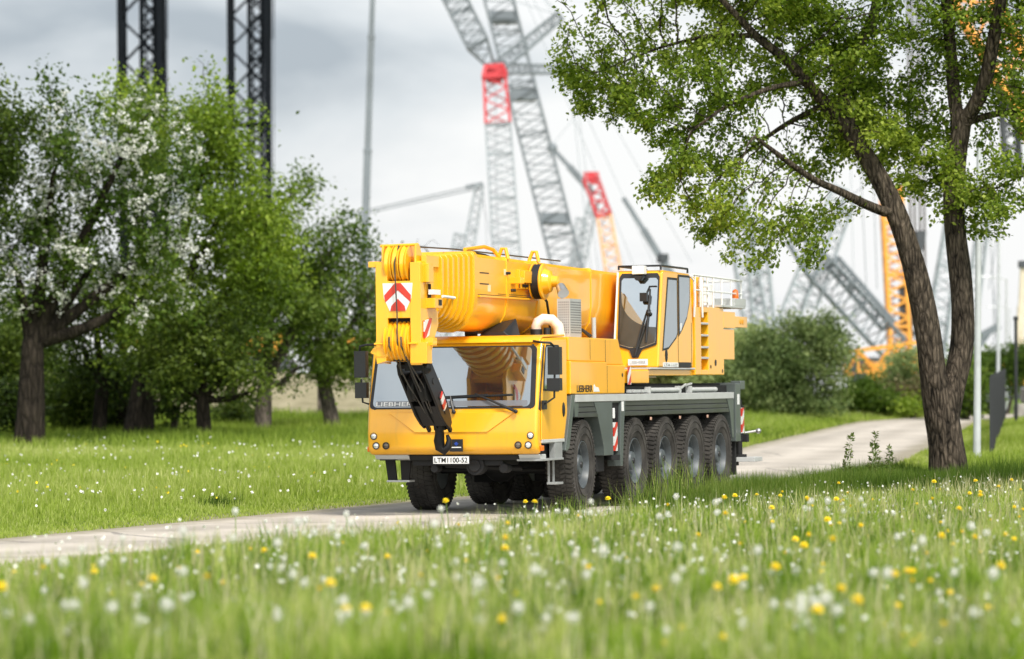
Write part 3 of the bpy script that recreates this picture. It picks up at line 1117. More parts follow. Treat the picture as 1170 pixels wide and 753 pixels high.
for (y, z) in ((.0, 3.55), (-.83, 3.55), (.3, 3.45), (.62, 3.40), (-.6, 3.3)):
    mb.cyl((.40, y, z), (.47 if abs(y) < .5 else .475, y, z), .022)
mb.tube([(.32, -2.2, 3.82), (.34, -1.6, 3.80), (.36, -1.3, 3.76), (.38, -1.05, 3.74)], .018, 6)
mb.tube([(.45, .2, 3.34), (.52, .4, 3.3), (.6, .5, 3.15), (.62, .55, 2.9), (.62, .6, 2.6)], .02, 6)
mb.build('boom_fitting', 'black_print', boom)
mb = MB()
for (y, z, a, b) in ((-.92, 3.52, .10, .09), (1.02, 3.44, .40, .12), (-1.65, 3.26, .12, .10)):
    mb.box(.404, .410, y, y + a, z, z + b)
mb.build('sticker', simple('cream_sticker', (.80, .66, .42), .5), boom)

# boom head
HX = -.045
mb = MB()
for s in (-1, 1):
    x0, x1 = (HX - .33, HX - .27) if s < 0 else (HX + .25, HX + .31)
    mb.prism([(-4.12, 2.22), (-4.14, 3.58), (-4.06, 3.64), (-3.72, 3.64), (-3.42, 3.52), (-3.38, 2.75), (-3.55, 2.55), (-3.75, 2.20)], 'x', x0, x1)
# front frame of the head
mb.box(HX - .30, HX + .28, -4.135, -4.09, 2.84, 3.36)
mb.box(HX - .345, HX - .17, -4.14, -4.08, 2.30, 3.62)
mb.box(HX + .17, HX + .325, -4.14, -4.08, 2.18, 3.62)
mb.box(HX - .46, HX - .30, -4.12, -3.75, 3.56, 3.64)
mb.prism([(HX - .34, 2.20), (HX - .20, 2.24), (HX - .20, 2.46), (HX - .30, 2.46), (HX - .40, 2.42), (HX - .44, 2.36), (HX - .36, 2.32)], 'y', -4.13, -3.95)
mb.box(HX + .20, HX + .46, -4.02, -3.85, 2.45, 2.56)
mb.box(HX + .17, HX + .42, -4.16, -3.95, 2.20, 2.50)
mb.box(HX + .30, HX + .40, -4.0, -3.80, 3.34, 3.60)
mb.box(HX + .30, HX + .44, -3.86, -3.55, 2.98, 3.12)
mb.box(HX + .28, HX + .36, -3.98, -3.45, 3.56, 3.72)
mb.box(HX - .30, HX + .28, -3.60, -3.45, 2.8, 3.7)
mb.tube([(HX - .36, -4.18, 2.48), (HX + .28, -4.18, 2.48)], .016, 8)
mb.tube([(HX - .32, -4.0, 3.86), (HX + .25, -4.0, 3.87)], .022, 8)
mb.prism([(-4.1, 3.60), (-4.08, 3.88), (-3.96, 3.88), (-3.75, 3.6)], 'x', HX - .27, HX - .24)
mb.prism([(-4.1, 3.60), (-4.08, 3.88), (-3.96, 3.88), (-3.75, 3.6)], 'x', HX + .22, HX + .25)
head = part(mb, 'boom_head', 'yellow', bevel=.012)
mb = MB()
mb.box(HX - .17, HX + .17, -4.02, -3.9, 2.24, 2.84)
mb.box(HX + .06, HX + .17, -4.04, -3.9, 3.36, 3.62)
mb.build('head_recess', 'matte', head)
def sheave(x, y, z, r, w=.035):
    mb = MB()
    mb.lathe([(-w, r * .35), (-w, r), (-w * .7, r), (0, r * .9), (w * .7, r), (w, r), (w, r * .35)], (x, y, z), (1, 0, 0), 36)
    return mb.build('sheave', 'yellow', head)
for k in range(3):
    sheave(HX - .15 + .115 * k, -3.93, 3.60, .27, .048)
for k in range(6):
    sheave(HX - .185 + .063 * k, -3.93, 2.52, .29, .028)
mb = MB()
c = (HX - .01, 3.14)
def tw(px, pz): return (c[0] + px, -4.1365, c[1] + pz)
mb.sheet([tw(-.23, .19), tw(.22, .19), tw(.20, -.02), tw(.115, -.20), tw(-.125, -.20), tw(-.21, -.02)], .006, (0, -1, 0))
wp = mb.build('warning_panel', 'white', head)
mb = MB()
def tw2(px, pz): return (c[0] + px, -4.1435, c[1] + pz)
mb.sheet([tw2(-.045, .19), tw2(.045, .19), tw2(.195, .02), tw2(.19, -.08), tw2(.0, .09), tw2(-.19, -.08), tw2(-.205, .02)], .004, (0, -1, 0))
mb.sheet([tw2(0, -.03), tw2(.10, -.13), tw2(.115, -.20), tw2(-.115, -.20), tw2(-.10, -.13)], .004, (0, -1, 0))
ch = mb.build('warning_chevron', 'red', head)
mb = MB()
mb.hexa([(HX + .32, -4.02, 2.54), (HX + .34, -4.02, 2.54), (HX + .34, -3.84, 2.60), (HX + .32, -3.84, 2.60), (HX + .32, -4.02, 2.80), (HX + .34, -4.02, 2.80), (HX + .34, -3.72, 2.84), (HX + .32, -3.72, 2.84)])
mb.build('warning_stripe', 'warn', head)
mb = MB()
mb.box(HX + .44, HX + .447, -3.72, -3.6, 3.02, 3.10)
mb.box(HX + .31, HX + .36, -3.82, -3.80, 3.12, 3.32)
mb.box(HX + .33, HX + .4, -3.75, -3.55, 3.2, 3.21)
mb.build('head_fitting', 'black_print', head)
mb = MB()
mb.box(HX + .34, HX + .42, -3.86, -3.58, 3.17, 3.24)
mb.cyl((HX + .42, -3.5, 3.15), (HX + .42, -3.0, 3.14), .02)
mb.build('sensor', 'white', head)

# hoist ropes over the head
mb = MB()
mb.tube([(HX - .035, -4.02, 3.86), (HX - .035, -4.205, 3.62), (HX - .0, -4.21, 2.9), (HX - .0, -4.215, 2.5), (HX - .06, -3.9, 2.05)], .011, 6)
mb.tube([(HX - .12, -4.22, 2.58), (HX - .12, -4.225, 2.45), (HX - .03, -3.7, 1.9), (HX, -3.1, 1.5)], .011, 6)
mb.tube([(HX + .06, -4.22, 2.58), (HX + .06, -4.22, 2.45), (HX + .1, -3.8, 2.0), (HX + .08, -3.1, 1.5)], .011, 6)
mb.tube([(HX + .12, -4.21, 2.3), (HX + .15, -3.6, 1.9), (HX + .1, -3.1, 1.5)], .009, 6)
mb.tube([(HX - .035, -4.02, 3.86), (0, -2.0, 3.88), (0, 3, 3.86)], .012, 6)
part(mb, 'hoist_rope', 'rope')

# hook block, hanging from the head and tied back to the bumper
A = Vector((.01, -3.80, 2.24))
B = Vector((-.02, -2.72, 1.36))
ax = (B - A).normalized()
wx = Vector((1, 0, 0))
wx = (wx - ax * wx.dot(ax)).normalized()
nx = ax.cross(wx)
def hb(l, w, t): return tuple(A + ax * l + wx * w + nx * t)
L = (B - A).length
mb = MB()
for w in (-.21, -.02, .17):
    pts = [(0, -.10), (.12, -.16), (L * .75, -.17), (L * .92, -.12), (L * 1.05, -.06), (L * 1.05, .06), (L * .92, .12), (L * .75, .16), (.12, .15), (0, .09)]
    mb.ring_loft([[hb(l, w, t) for l, t in pts], [hb(l, w + .035, t) for l, t in pts]])
for l in (.10, .45, .80, 1.12):
    mb.cyl(hb(l, -.22, 0), hb(l, .215, 0), .05, n=12)
mb.ring_loft([[hb(L * .62, a, b) for a, b in ((-.2, -.13), (.2, -.13), (.2, .13), (-.2, .13))], [hb(L * .97, a, b) for a, b in ((-.17, -.10), (.17, -.10), (.17, .10), (-.17, .10))]])
mb.box(-.09, .25, -3.82, -3.62, 2.10, 2.26)
mb.ball((.21, -3.75, 2.14), .085, 2)
for w in (-.16, .16):
    mb.ring_loft([[hb(L * .9, w + a, b) for a, b in ((-.03, -.04), (.03, -.04), (.03, .04), (-.03, .04))], [hb(L * 1.14, w + a, b) for a, b in ((-.025, -.03), (.025, -.03), (.025, .03), (-.025, .03))]])
block = part(mb, 'hook_block', 'hook', bevel=.008)
for w in (-.11, .075):
    mb = MB()
    cc = Vector(hb(L * .42, w, 0))
    mb.lathe([(-.05, .05), (-.05, .21), (-.03, .21), (0, .185), (.03, .21), (.05, .21), (.05, .05)], cc, wx, 30)
    mb.build('sheave', 'matte', block)
mb = MB()
H0 = B + ax * .03 + Vector((0, 0, .06))
pts = [H0, H0 + Vector((.0, .06, -.10)), H0 + Vector((.0, .10, -.20)), H0 + Vector((-.02, .12, -.30)), H0 + Vector((-.01, .14, -.40)), H0 + Vector((.05, .15, -.445)), H0 + Vector((.11, .15, -.39)), H0 + Vector((.125, .15, -.30)), H0 + Vector((.10, .14, -.22))]
mb.tube(pts, [.075, .06, .07, .08, .078, .07, .055, .04, .022], 12)
mb.cyl(H0 + Vector((.02, .07, -.06)), H0 + Vector((.02, .09, -.14)), .10, n=16)
mb.build('hook', 'hook', block)
mb = MB()
mb.box(-.01, .05, -2.62, -2.60, 0, 0.001)
mb.bm.clear()
for l in (.30, .68):
    mb.bar(hb(l, -.215, -.172), hb(l - .07, .215, -.172), .018)
mb.build('rope_guard', 'rail', block)
mb = MB()
mb.hexa([hb(.80, .21, -.10), hb(.80, .225, -.10), hb(.80, .225, .02), hb(.80, .21, .02), hb(1.12, .21, -.08), hb(1.05, .225, -.08), hb(1.05, .225, .06), hb(1.05, .21, .06)])
mb.build('warning_stripe', 'warn', block)

# ---- gear on top behind the cab
mb = MB()
mb.lathe([(-.06, .20), (-.06, .265), (.06, .265), (.06, .20)], (.56, .28, 3.45), (1, 0, 0), 40)
reel_t = part(mb, 'hose_reel', 'black_print')
mb = MB()
mb.lathe([(.0, .275), (.015, .28), (.03, .265), (.035, .20), (.12, .16), (.15, .09), (.24, .08), (.26, 0)], (.62, .28, 3.45), (1, 0, 0), 40)
mb.lathe([(-.02, .275), (.0, .275), (.0, .0)], (.49, .28, 3.45), (1, 0, 0), 40)
mb.build('reel_disc', 'yellow', reel_t)
mb = MB()
mb.cyl((.90, .25, 3.37), (.98, .15, 3.26), .07, .09, n=16)
mb.bar((.93, .25, 3.38), (.90, .3, 3.1), .03)
mb.build('work_lamp', 'steel', reel_t)
mb = MB()
mb.box(.92, 1.12, .02, .58, 2.60, 3.18)
mb.mi = 1
for k in range(13):
    for j in range(6):
        z = 2.66 + k * .038
        x = .945 + j * .029
        mb.box(x, x + .012, .0165, .0195, z, z + .020)
    for j in range(16):
        z = 2.66 + k * .038
        y = .06 + j * .032
        mb.box(1.1205, 1.1225, y, y + .013, z, z + .020)
ex = part(mb, 'exhaust_cover', ['mesh_steel', simple('dark_hole', (.12, .12, .12), .8)])
mb = MB()
mb.tube([(.70, -.32, 2.70), (.70, -.33, 2.76), (.72, -.32, 2.82), (.79, -.27, 2.87), (.90, -.20, 2.86), (.98, -.14, 2.77), (1.0, -.10, 2.58)], [.075, .075, .078, .082, .085, .085, .085], 16)
part(mb, 'intake_pipe', 'copper')
mb = MB()
mb.cyl((.70, -.32, 2.60), (.70, -.32, 2.72), .09, n=16)
mb.cyl((.86, -.30, 2.60), (.86, -.30, 2.74), .05, n=12)
mb.cyl((.95, .75, 2.6), (.95, .75, 2.74), .07, n=12)
mb.tube([(.85, .95, 2.62), (1.0, 1.0, 2.72), (1.1, 1.1, 2.62)], .03)
part(mb, 'pipe_clamp', 'plastic')
mb = MB()
mb.hexa([(.10, -1.2, 2.60), (.60, -1.2, 2.60), (.60, -.75, 2.60), (.10, -.75, 2.60), (.12, -1.18, 2.66), (.48, -1.18, 2.68), (.55, -.8, 2.88), (.25, -.8, 2.82)])
mb.cyl((-.12, -1.2, 2.69), (.06, -1.15, 2.69), .08, n=14)
part(mb, 'roof_lamp_box', 'plastic', bevel=.015)
mb = MB()
mb.cyl((.55, 3.0, 2.5), (.55, 3.0, 2.95), .035, n=10)
mb.cyl((.9, 1.0, 2.60), (.9, 1.0, 2.85), .025, n=10)
part(mb, 'post', 'rail')
mb = MB()
mb.cyl((BX, 3.6, 2.2), (BX, .9, 2.75), .16, n=20)
part(mb, 'luffing_cylinder', 'yellow_dull')

# ================================================================== ground and road
def sm(a, b, x):
    t = np.clip((np.asarray(x, float) - a) / (b - a), 0, 1)
    return t * t * (3 - 2 * t)


LY = np.array([8, 20, 31, 42.5, 50, 57.5, 63, 80, 100, 130, 155, 180, 230])
LX = np.array([-17, -13, -9.6, -6.25, -4.2, -1.9, 0.5, 3.6, 7.1, 12.8, 23, 38, 70])
RY = np.array([8, 20, 30, 36.5, 41.5, 46.5, 52.5, 60, 80, 100, 130, 152, 172, 215])
RX = np.array([-13.0, -9.4, -6.8, -4.6, -2.3, 0.9, 3.1, 5.0, 8.9, 12.4, 17.4, 26, 40, 70])


def xl(y): return np.interp(y, LY, LX)
def xr(y): return np.interp(y, RY, RX)


def terrain(x, y):
    x = np.asarray(x, float)
    y = np.asarray(y, float)
    z = np.interp(y, [-50, 53, 62, 80, 100, 130, 145, 170, 400, 1500], [0, 0, .04, .20, .45, .86, 1.0, 1.05, 1.2, 1.2])
    # raised verge on the right of the road
    m = sm(0.2, 3.2, x - xr(y)) * sm(66, 75, y) * (1 - sm(95, 130, y))
    z = z + .15 * m
    z = z + .03 * sm(.0, 1.0, x - xr(y)) * (1 - sm(50, 56, y))
    # right hand slope beyond the fence
    z = z + 1.9 * sm(2.5, 9, x - (10.67 + (y - 78) * .146)) * sm(70, 90, y) * (1 - sm(200, 300, y))
    # dry field rising on the left, behind the orchard
    z = z + 2.3 * sm(112, 230, y) * sm(6, -14, x) 
    # gentle unevenness off the road
    off = np.clip(np.maximum(xl(y) - x, x - xr(y)), 0, 3) / 3
    z = z + off * (.05 * np.sin(x * .9 + 1.3 * np.sin(y * .31)) * np.sin(y * .53 + .4) + .03 * np.sin(x * 2.3 + y * 1.1))
    return z


def tz(x, y): return float(terrain(x, y))


def axis_coords(lo, hi, step, far, g=1.25):
    a = list(np.arange(lo, hi + step / 2, step))
    s, v = step, hi
    up = []
    while v < far:
        s *= g
        v += s
        up.append(v)
    s, v = step, lo
    dn = []
    while v > -far:
        s *= g
        v -= s
        dn.append(v)
    return np.array(dn[::-1] + a + up)


gx = axis_coords(-26, 34, .75, 3000)
gy = axis_coords(14, 150, .75, 4000)
GX, GY = np.meshgrid(gx, gy)
GZ = terrain(GX, GY) - .07 * np.clip(np.minimum(GX - xl(GY), xr(GY) - GX) / .8, 0, 1)
V = np.stack([GX.ravel(), GY.ravel(), GZ.ravel()], 1)
nx_, ny_ = len(gx), len(gy)
i = np.arange((ny_ - 1) * (nx_ - 1))
r_, c_ = i // (nx_ - 1), i % (nx_ - 1)
b_ = r_ * nx_ + c_
F = np.stack([b_, b_ + 1, b_ + nx_ + 1, b_ + nx_], 1)
# tint: 0 green turf, 1 dry brown field
dry = sm(118, 135, GY) * sm(12, -2, GX)
edge = np.maximum(xl(GY) - GX, GX - xr(GY))
dry = np.maximum(dry, .75 * (1 - sm(.1, .9, edge)))
m, nt, b = new_mat('turf_ground')
a_ = N(nt, 'ShaderNodeAttribute', attribute_name='tint')
tc = N(nt, 'ShaderNodeTexCoord')
no = N(nt, 'ShaderNodeTexNoise')
no.inputs['Scale'].default_value = .35
no.inputs['Detail'].default_value = 8
nt.links.new(tc.outputs['Object'], no.inputs['Vector'])
g = N(nt, 'ShaderNodeValToRGB')
g.color_ramp.elements[0].color = (.075, .12, .02, 1)
g.color_ramp.elements[1].color = (.19, .265, .05, 1)
g.color_ramp.elements[0].position = .35
g.color_ramp.elements[1].position = .7
nt.links.new(no.outputs['Fac'], g.inputs['Fac'])
g2 = N(nt, 'ShaderNodeValToRGB')
g2.color_ramp.elements[0].color = (.20, .18, .10, 1)
g2.color_ramp.elements[1].color = (.42, .37, .25, 1)
g2.color_ramp.elements[0].position = .35
g2.color_ramp.elements[1].position = .7
n2 = N(nt, 'ShaderNodeTexNoise')
n2.inputs['Scale'].default_value = 1.2
n2.inputs['Detail'].default_value = 10
nt.links.new(tc.outputs['Object'], n2.inputs['Vector'])
nt.links.new(n2.outputs['Fac'], g2.inputs['Fac'])
mx = N(nt, 'ShaderNodeMix', data_type='RGBA')
nt.links.new(a_.outputs['Fac'], mx.inputs[0])
nt.links.new(g.outputs['Color'], mx.inputs[6])
nt.links.new(g2.outputs['Color'], mx.inputs[7])
nt.links.new(mx.outputs[2], b.inputs['Base Color'])
b.inputs['Roughness'].default_value = .95
b.inputs['Specular IOR Level'].default_value = .1
M['turf'] = m
ground = np_mesh('ground', V, [(4, F)], 'turf', tint=dry.ravel(), smooth=True)
tag(ground, kind='structure')

# road: one sheet between its two edges
ts = np.linspace(0, 1, 420)
def edge_pts(X, Y):
    d = np.concatenate([[0], np.cumsum(np.hypot(np.diff(X), np.diff(Y)))])
    d /= d[-1]
    return np.interp(ts, d, X), np.interp(ts, d, Y)
def smooth_poly(X, Y):
    x, y = edge_pts(X, Y)
    k = np.ones(25) / 25
    xp = np.convolve(np.pad(x, 12, mode='edge'), k, 'valid')
    yp = np.convolve(np.pad(y, 12, mode='edge'), k, 'valid')
    xp[:6], yp[:6], xp[-6:], yp[-6:] = x[:6], y[:6], x[-6:], y[-6:]
    return xp, yp
lx, ly = smooth_poly(LX, LY)
rx, ry = smooth_poly(RX, RY)
ns = 22
wig = lambda k: .10 * np.sin(ts * 160 + k) + .07 * np.sin(ts * 390 + 2 * k)
rows = []
tint = []
for j in range(ns + 1):
    f = j / ns
    x = lx + (rx - lx) * f
    y = ly + (ry - ly) * f
    if j == 0: x = x + wig(0)
    if j == ns: x = x + wig(2)
    z = terrain(x, y) + .012
    if j in (0, ns): z = z - .035
    rows.append(np.stack([x, y, z], 1))
    tint.append(np.full(len(x), f))
V = np.concatenate(rows)
n = len(ts)
i = np.arange(ns * (n - 1))
j_, k_ = i // (n - 1), i % (n - 1)
b_ = j_ * n + k_
F = np.stack([b_, b_ + n, b_ + n + 1, b_ + 1], 1)
m, nt, b = new_mat('pale_asphalt')
tc = N(nt, 'ShaderNodeTexCoord')
n1 = N(nt, 'ShaderNodeTexNoise')
n1.inputs['Scale'].default_value = .45
n1.inputs['Detail'].default_value = 8
n1.inputs['Roughness'].default_value = .6
nt.links.new(tc.outputs['Object'], n1.inputs['Vector'])
n3 = N(nt, 'ShaderNodeTexNoise')
n3.inputs['Scale'].default_value = 30
n3.inputs['Detail'].default_value = 6
nt.links.new(tc.outputs['Object'], n3.inputs['Vector'])
a_ = N(nt, 'ShaderNodeAttribute', attribute_name='tint')
wv = N(nt, 'ShaderNodeMath', operation='SINE')       # wheel tracks along the lane
mu = N(nt, 'ShaderNodeMath', operation='MULTIPLY')
mu.inputs[1].default_value = 19.0
nt.links.new(a_.outputs['Fac'], mu.inputs[0])
nt.links.new(mu.outputs[0], wv.inputs[0])
ad = N(nt, 'ShaderNodeMath', operation='MULTIPLY_ADD')
ad.inputs[1].default_value = .085
nt.links.new(wv.outputs[0], ad.inputs[0])
nt.links.new(n1.outputs['Fac'], ad.inputs[2])
ad2 = N(nt, 'ShaderNodeMath', operation='MULTIPLY_ADD')
ad2.inputs[1].default_value = .35
nt.links.new(n3.outputs['Fac'], ad2.inputs[0])
nt.links.new(ad.outputs[0], ad2.inputs[2])
r = N(nt, 'ShaderNodeValToRGB')
r.color_ramp.elements[0].position = .45
r.color_ramp.elements[1].position = .90
r.color_ramp.elements[0].color = (.355, .315, .265, 1)
r.color_ramp.elements[1].color = (.60, .54, .465, 1)
nt.links.new(ad2.outputs[0], r.inputs['Fac'])
# cracks
vo = N(nt, 'ShaderNodeTexVoronoi', feature='DISTANCE_TO_EDGE')
vo.inputs['Scale'].default_value = .22
mp = N(nt, 'ShaderNodeMapping')
nt.links.new(tc.outputs['Object'], mp.inputs['Vector'])
ds = N(nt, 'ShaderNodeVectorMath', operation='MULTIPLY_ADD')
ds.inputs[1].default_value = (1.2, 1.2, 0)
nt.links.new(n1.outputs['Color'], ds.inputs[0])
nt.links.new(mp.outputs[0], ds.inputs[2])
nt.links.new(ds.outputs[0], vo.inputs['Vector'])
lt_ = N(nt, 'ShaderNodeMath', operation='LESS_THAN')
lt_.inputs[1].default_value = .011
nt.links.new(vo.outputs['Distance'], lt_.inputs[0])
cm = N(nt, 'ShaderNodeMath', operation='MULTIPLY')
cm.inputs[1].default_value = .6
nt.links.new(lt_.outputs[0], cm.inputs[0])
mx = N(nt, 'ShaderNodeMix', data_type='RGBA')
nt.links.new(cm.outputs[0], mx.inputs[0])
nt.links.new(r.outputs['Color'], mx.inputs[6])
mx.inputs[7].default_value = (.14, .13, .12, 1)
# gravelly, earthy margins with a broken inner line
pp = N(nt, 'ShaderNodeMath', operation='PINGPONG')
pp.inputs[1].default_value = .5
nt.links.new(a_.outputs['Fac'], pp.inputs[0])
n5 = N(nt, 'ShaderNodeTexNoise')
n5.inputs['Scale'].default_value = 1.7
n5.inputs['Detail'].default_value = 9
n5.inputs['Roughness'].default_value = .7
nt.links.new(tc.outputs['Object'], n5.inputs['Vector'])
sb = N(nt, 'ShaderNodeMath', operation='MULTIPLY_ADD')
sb.inputs[1].default_value = -.28
nt.links.new(n5.outputs['Fac'], sb.inputs[0])
nt.links.new(pp.outputs[0], sb.inputs[2])
em = N(nt, 'ShaderNodeMapRange')
em.inputs['From Min'].default_value = -.06
em.inputs['From Max'].default_value = .03
em.inputs['To Min'].default_value = .8
em.inputs['To Max'].default_value = 0
nt.links.new(sb.outputs[0], em.inputs['Value'])
mx9 = N(nt, 'ShaderNodeMix', data_type='RGBA')
nt.links.new(em.outputs[0], mx9.inputs[0])
nt.links.new(mx.outputs[2], mx9.inputs[6])
mx9.inputs[7].default_value = (.27, .235, .16, 1)
nt.links.new(mx9.outputs[2], b.inputs['Base Color'])
b.inputs['Roughness'].default_value = .85
bp = N(nt, 'ShaderNodeBump')
bp.inputs['Strength'].default_value = .3
bp.inputs['Distance'].default_value = .01
nt.links.new(n3.outputs['Fac'], bp.inputs['Height'])
nt.links.new(bp.outputs['Normal'], b.inputs['Normal'])
M['road'] = m
road = np_mesh('road', V, [(4, F)], 'road', tint=np.concatenate(tint), smooth=True)
tag(road, kind='structure')

# ================================================================== grass
M['grass_near'] = leaf_mat('meadow_grass', (.060, .135, .011), (.255, .385, .038), (.57, .60, .20), .5, .6)
M['grass_left'] = leaf_mat('roadside_grass', (.085, .15, .018), (.31, .405, .06), (.58, .60, .24), .45, .6)
M['grass_tall'] = leaf_mat('tall_verge_grass', (.04, .085, .010), (.125, .205, .028), (.36, .40, .13), .45, .5)


M['straw'] = leaf_mat('pale_seed_stems', (.26, .25, .10), (.50, .47, .24), (.74, .69, .46), .4, .7)


def lownoise(x, y, s, ph=0.0):
    return (np.sin(x * s + ph) * np.cos(y * s * .8 + 1.7 * ph) + np.sin((x + y) * s * .53 + 2.1 + ph) + np.sin((x - 1.7 * y) * s * .37 + ph * 3)) / 3


def blades(name, P, H, W, mat, tints, lean=.35, label=None):
    n = len(P)
    z0 = terrain(P[:, 0], P[:, 1]) - .01
    az = rng.uniform(0, 2 * np.pi, n)
    la = rng.uniform(0, 2 * np.pi, n)
    ln = np.abs(rng.normal(0, lean, n)) * H
    wx_, wy_ = np.cos(az) * W / 2, np.sin(az) * W / 2
    dx, dy = np.cos(la) * ln, np.sin(la) * ln
    V = np.empty((n, 5, 3), np.float32)
    V[:, 0] = np.stack([P[:, 0] - wx_, P[:, 1] - wy_, z0], 1)
    V[:, 1] = np.stack([P[:, 0] + wx_, P[:, 1] + wy_, z0], 1)
    mxx, mxy, mz = P[:, 0] + dx * .35, P[:, 1] + dy * .35, z0 + H * .6
    V[:, 2] = np.stack([mxx + wx_ * .8, mxy + wy_ * .8, mz], 1)
    V[:, 3] = np.stack([mxx - wx_ * .8, mxy - wy_ * .8, mz], 1)
    V[:, 4] = np.stack([P[:, 0] + dx, P[:, 1] + dy, z0 + np.sqrt(np.maximum(H * H - ln * ln * .6, .2 * H * H))], 1)
    b = np.arange(n) * 5
    Q = np.stack([b, b + 1, b + 2, b + 3], 1)
    T = np.stack([b + 3, b + 2, b + 4], 1)
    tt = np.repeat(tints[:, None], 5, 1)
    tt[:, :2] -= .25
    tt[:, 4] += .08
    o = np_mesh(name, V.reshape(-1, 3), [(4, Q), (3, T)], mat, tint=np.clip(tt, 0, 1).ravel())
    tag(o, label, 'grass', kind='stuff')
    return o


def scatter(n, y0, y1, xa, xb, power=1.0):
    """points between the x bounds (functions of y); power >1 puts more of them near"""
    u = rng.random(n) ** power
    y = y0 + (y1 - y0) * u
    a, b = xa(y), xb(y)
    return np.stack([a + (b - a) * rng.random(n), y], 1)


fr = lambda y: .155 * y + 4.0          # half width of the view with a margin
# foreground meadow
P = scatter(540000, 18.5, 55.0, lambda y: np.maximum(-fr(y), xr(y) - .35), fr, 1.15)
e = P[:, 0] - xr(P[:, 1])
keep = rng.random(len(P)) < np.clip(.25 + e * .9, .25, 1)
P = P[keep]; e = e[keep]
ln_ = lownoise(P[:, 0], P[:, 1], 1.1)
H = (.21 + .09 * ln_ + .07 * lownoise(P[:, 0], P[:, 1] * .5, 6.0, 1.1)) * rng.uniform(.45, 1.4, len(P)) * np.maximum(.30 + .70 * sm(.2, 3.2, e), (.30 + .2 * sm(.5, 2, e)) * sm(-3.2, 1.2, P[:, 0]))
far_ = sm(49.5, 53, P[:, 1]) * sm(1.5, 3.0, e)
H *= 1 - .70 * far_
W = rng.uniform(.007, .016, len(P))
tn = .45 + .16 * lownoise(P[:, 0], P[:, 1], .8, 2.0) + .20 * lownoise(P[:, 0], P[:, 1] * .4, 7.0, .6) + .26 * lownoise(P[:, 0], P[:, 1] * .3, 13.0, 1.6) + rng.normal(0, .17, len(P)) + .25 * (1 - sm(.2, 2.5, e))
blades('meadow_grass', P, np.maximum(H, .04), W, 'grass_near', tn, .35, 'bright green flowering meadow grass, out of focus in the foreground')
# taller tufts so that the meadow is uneven
c_ = scatter(2900, 19, 52, lambda y: np.maximum(-fr(y), xr(y) + .9), fr, 1.1)
k_ = 34
P = np.repeat(c_, k_, 0) + rng.normal(0, .055, (len(c_) * k_, 2)) * np.array([1, 1.6])
hh = np.repeat(rng.uniform(.26, .56, len(c_)), k_) * rng.uniform(.45, 1.1, len(P))
hh *= np.maximum(.25, sm(.6, 3.4, P[:, 0] - xr(P[:, 1])))
tt_ = np.repeat(rng.choice([.05, .2, .5, .75, .9], len(c_)), k_) + rng.normal(0, .12, len(P))
blades('meadow_tuft', P, hh, rng.uniform(.007, .015, len(P)), 'grass_near', tt_, .4, 'uneven taller tufts of grass through the foreground meadow')
# pale seed stems standing above it
P = scatter(19000, 19, 56, lambda y: np.maximum(-fr(y), xr(y) + .8), fr, 1.1)
blades('seed_stem', P, rng.uniform(.26, .58, len(P)) * np.maximum(.45, sm(.6, 3.4, P[:, 0] - xr(P[:, 1]))), rng.uniform(.006, .014, len(P)), 'straw', rng.uniform(.1, 1, len(P)), .25, 'thin pale seed stems rising above the foreground meadow')

# tall verge between the meadow and the road, right half
P = scatter(215000, 46.5, 66, lambda y: xr(y) - .2, lambda y: np.where(y > 54, fr(y), np.minimum(fr(y), xr(y) + 3.4)))
e = P[:, 0] - xr(P[:, 1])
band = np.exp(-((e - .9) / 1.1) ** 2) * sm(47.0, 51, P[:, 1]) 
band = np.maximum(band, sm(54.2, 55.6, P[:, 1]) * sm(.2, 1.0, e) * (1 - .6 * sm(59, 61, P[:, 1])))
keep = rng.random(len(P)) < np.clip(.12 + band, 0, 1)
P = P[keep]; e = e[keep]; band = band[keep]
ln_ = lownoise(P[:, 0], P[:, 1], 1.9, 1.0)
H = (.12 + .36 * band * (.8 + .5 * ln_)) * rng.uniform(.5, 1.4, len(P))
W = rng.uniform(.007, .014, len(P))
tn = .42 + .22 * lownoise(P[:, 0], P[:, 1], 2.2, .3) + rng.normal(0, .17, len(P)) - .26 * sm(4.5, 8, P[:, 0])
blades('verge_grass', P, np.maximum(H, .05), W, 'grass_tall', tn, .32, 'tall lush grass on the verge in front of the crane wheels')
# sprays of tall grass beside the front wheels
cl = [(2.15, 49.6, .80), (2.45, 50.6, .85), (1.75, 48.6, .6), (2.95, 51.6, .75), (.75, 46.9, .42), (3.5, 52.8, .6), (4.1, 54.6, .55), (4.7, 56.6, .5)]
PP, HH = [], []
for (x, y, h) in cl:
    k = 170
    p = np.stack([rng.normal(x, .16, k), rng.normal(y, .35, k)], 1)
    PP.append(p); HH.append(rng.uniform(.4, 1.15, k) * h)
P = np.concatenate(PP)
blades('grass_tuft', P, np.concatenate(HH), rng.uniform(.008, .015, len(P)), 'grass_tall', .55 + rng.normal(0, .2, len(P)), .28, 'long grass sprays at the road edge by the front wheels')

# dark tall fringe in front of the two-stemmed tree
P = scatter(15000, 55.6, 60.8, lambda y: xr(y) + .5, lambda y: fr(y))
ln_ = lownoise(P[:, 0], P[:, 1], 2.6, .8)
blades('fringe_grass', P, (.36 + .12 * ln_) * rng.uniform(.45, 1.35, len(P)) * sm(55.4, 56.4, P[:, 1]) + .03, rng.uniform(.009, .016, len(P)), 'grass_tall', .30 + .2 * ln_ + rng.normal(0, .15, len(P)) - .12 * sm(5, 8, P[:, 0]), .34, 'tall dark grass fringe in front of the two-stemmed tree')
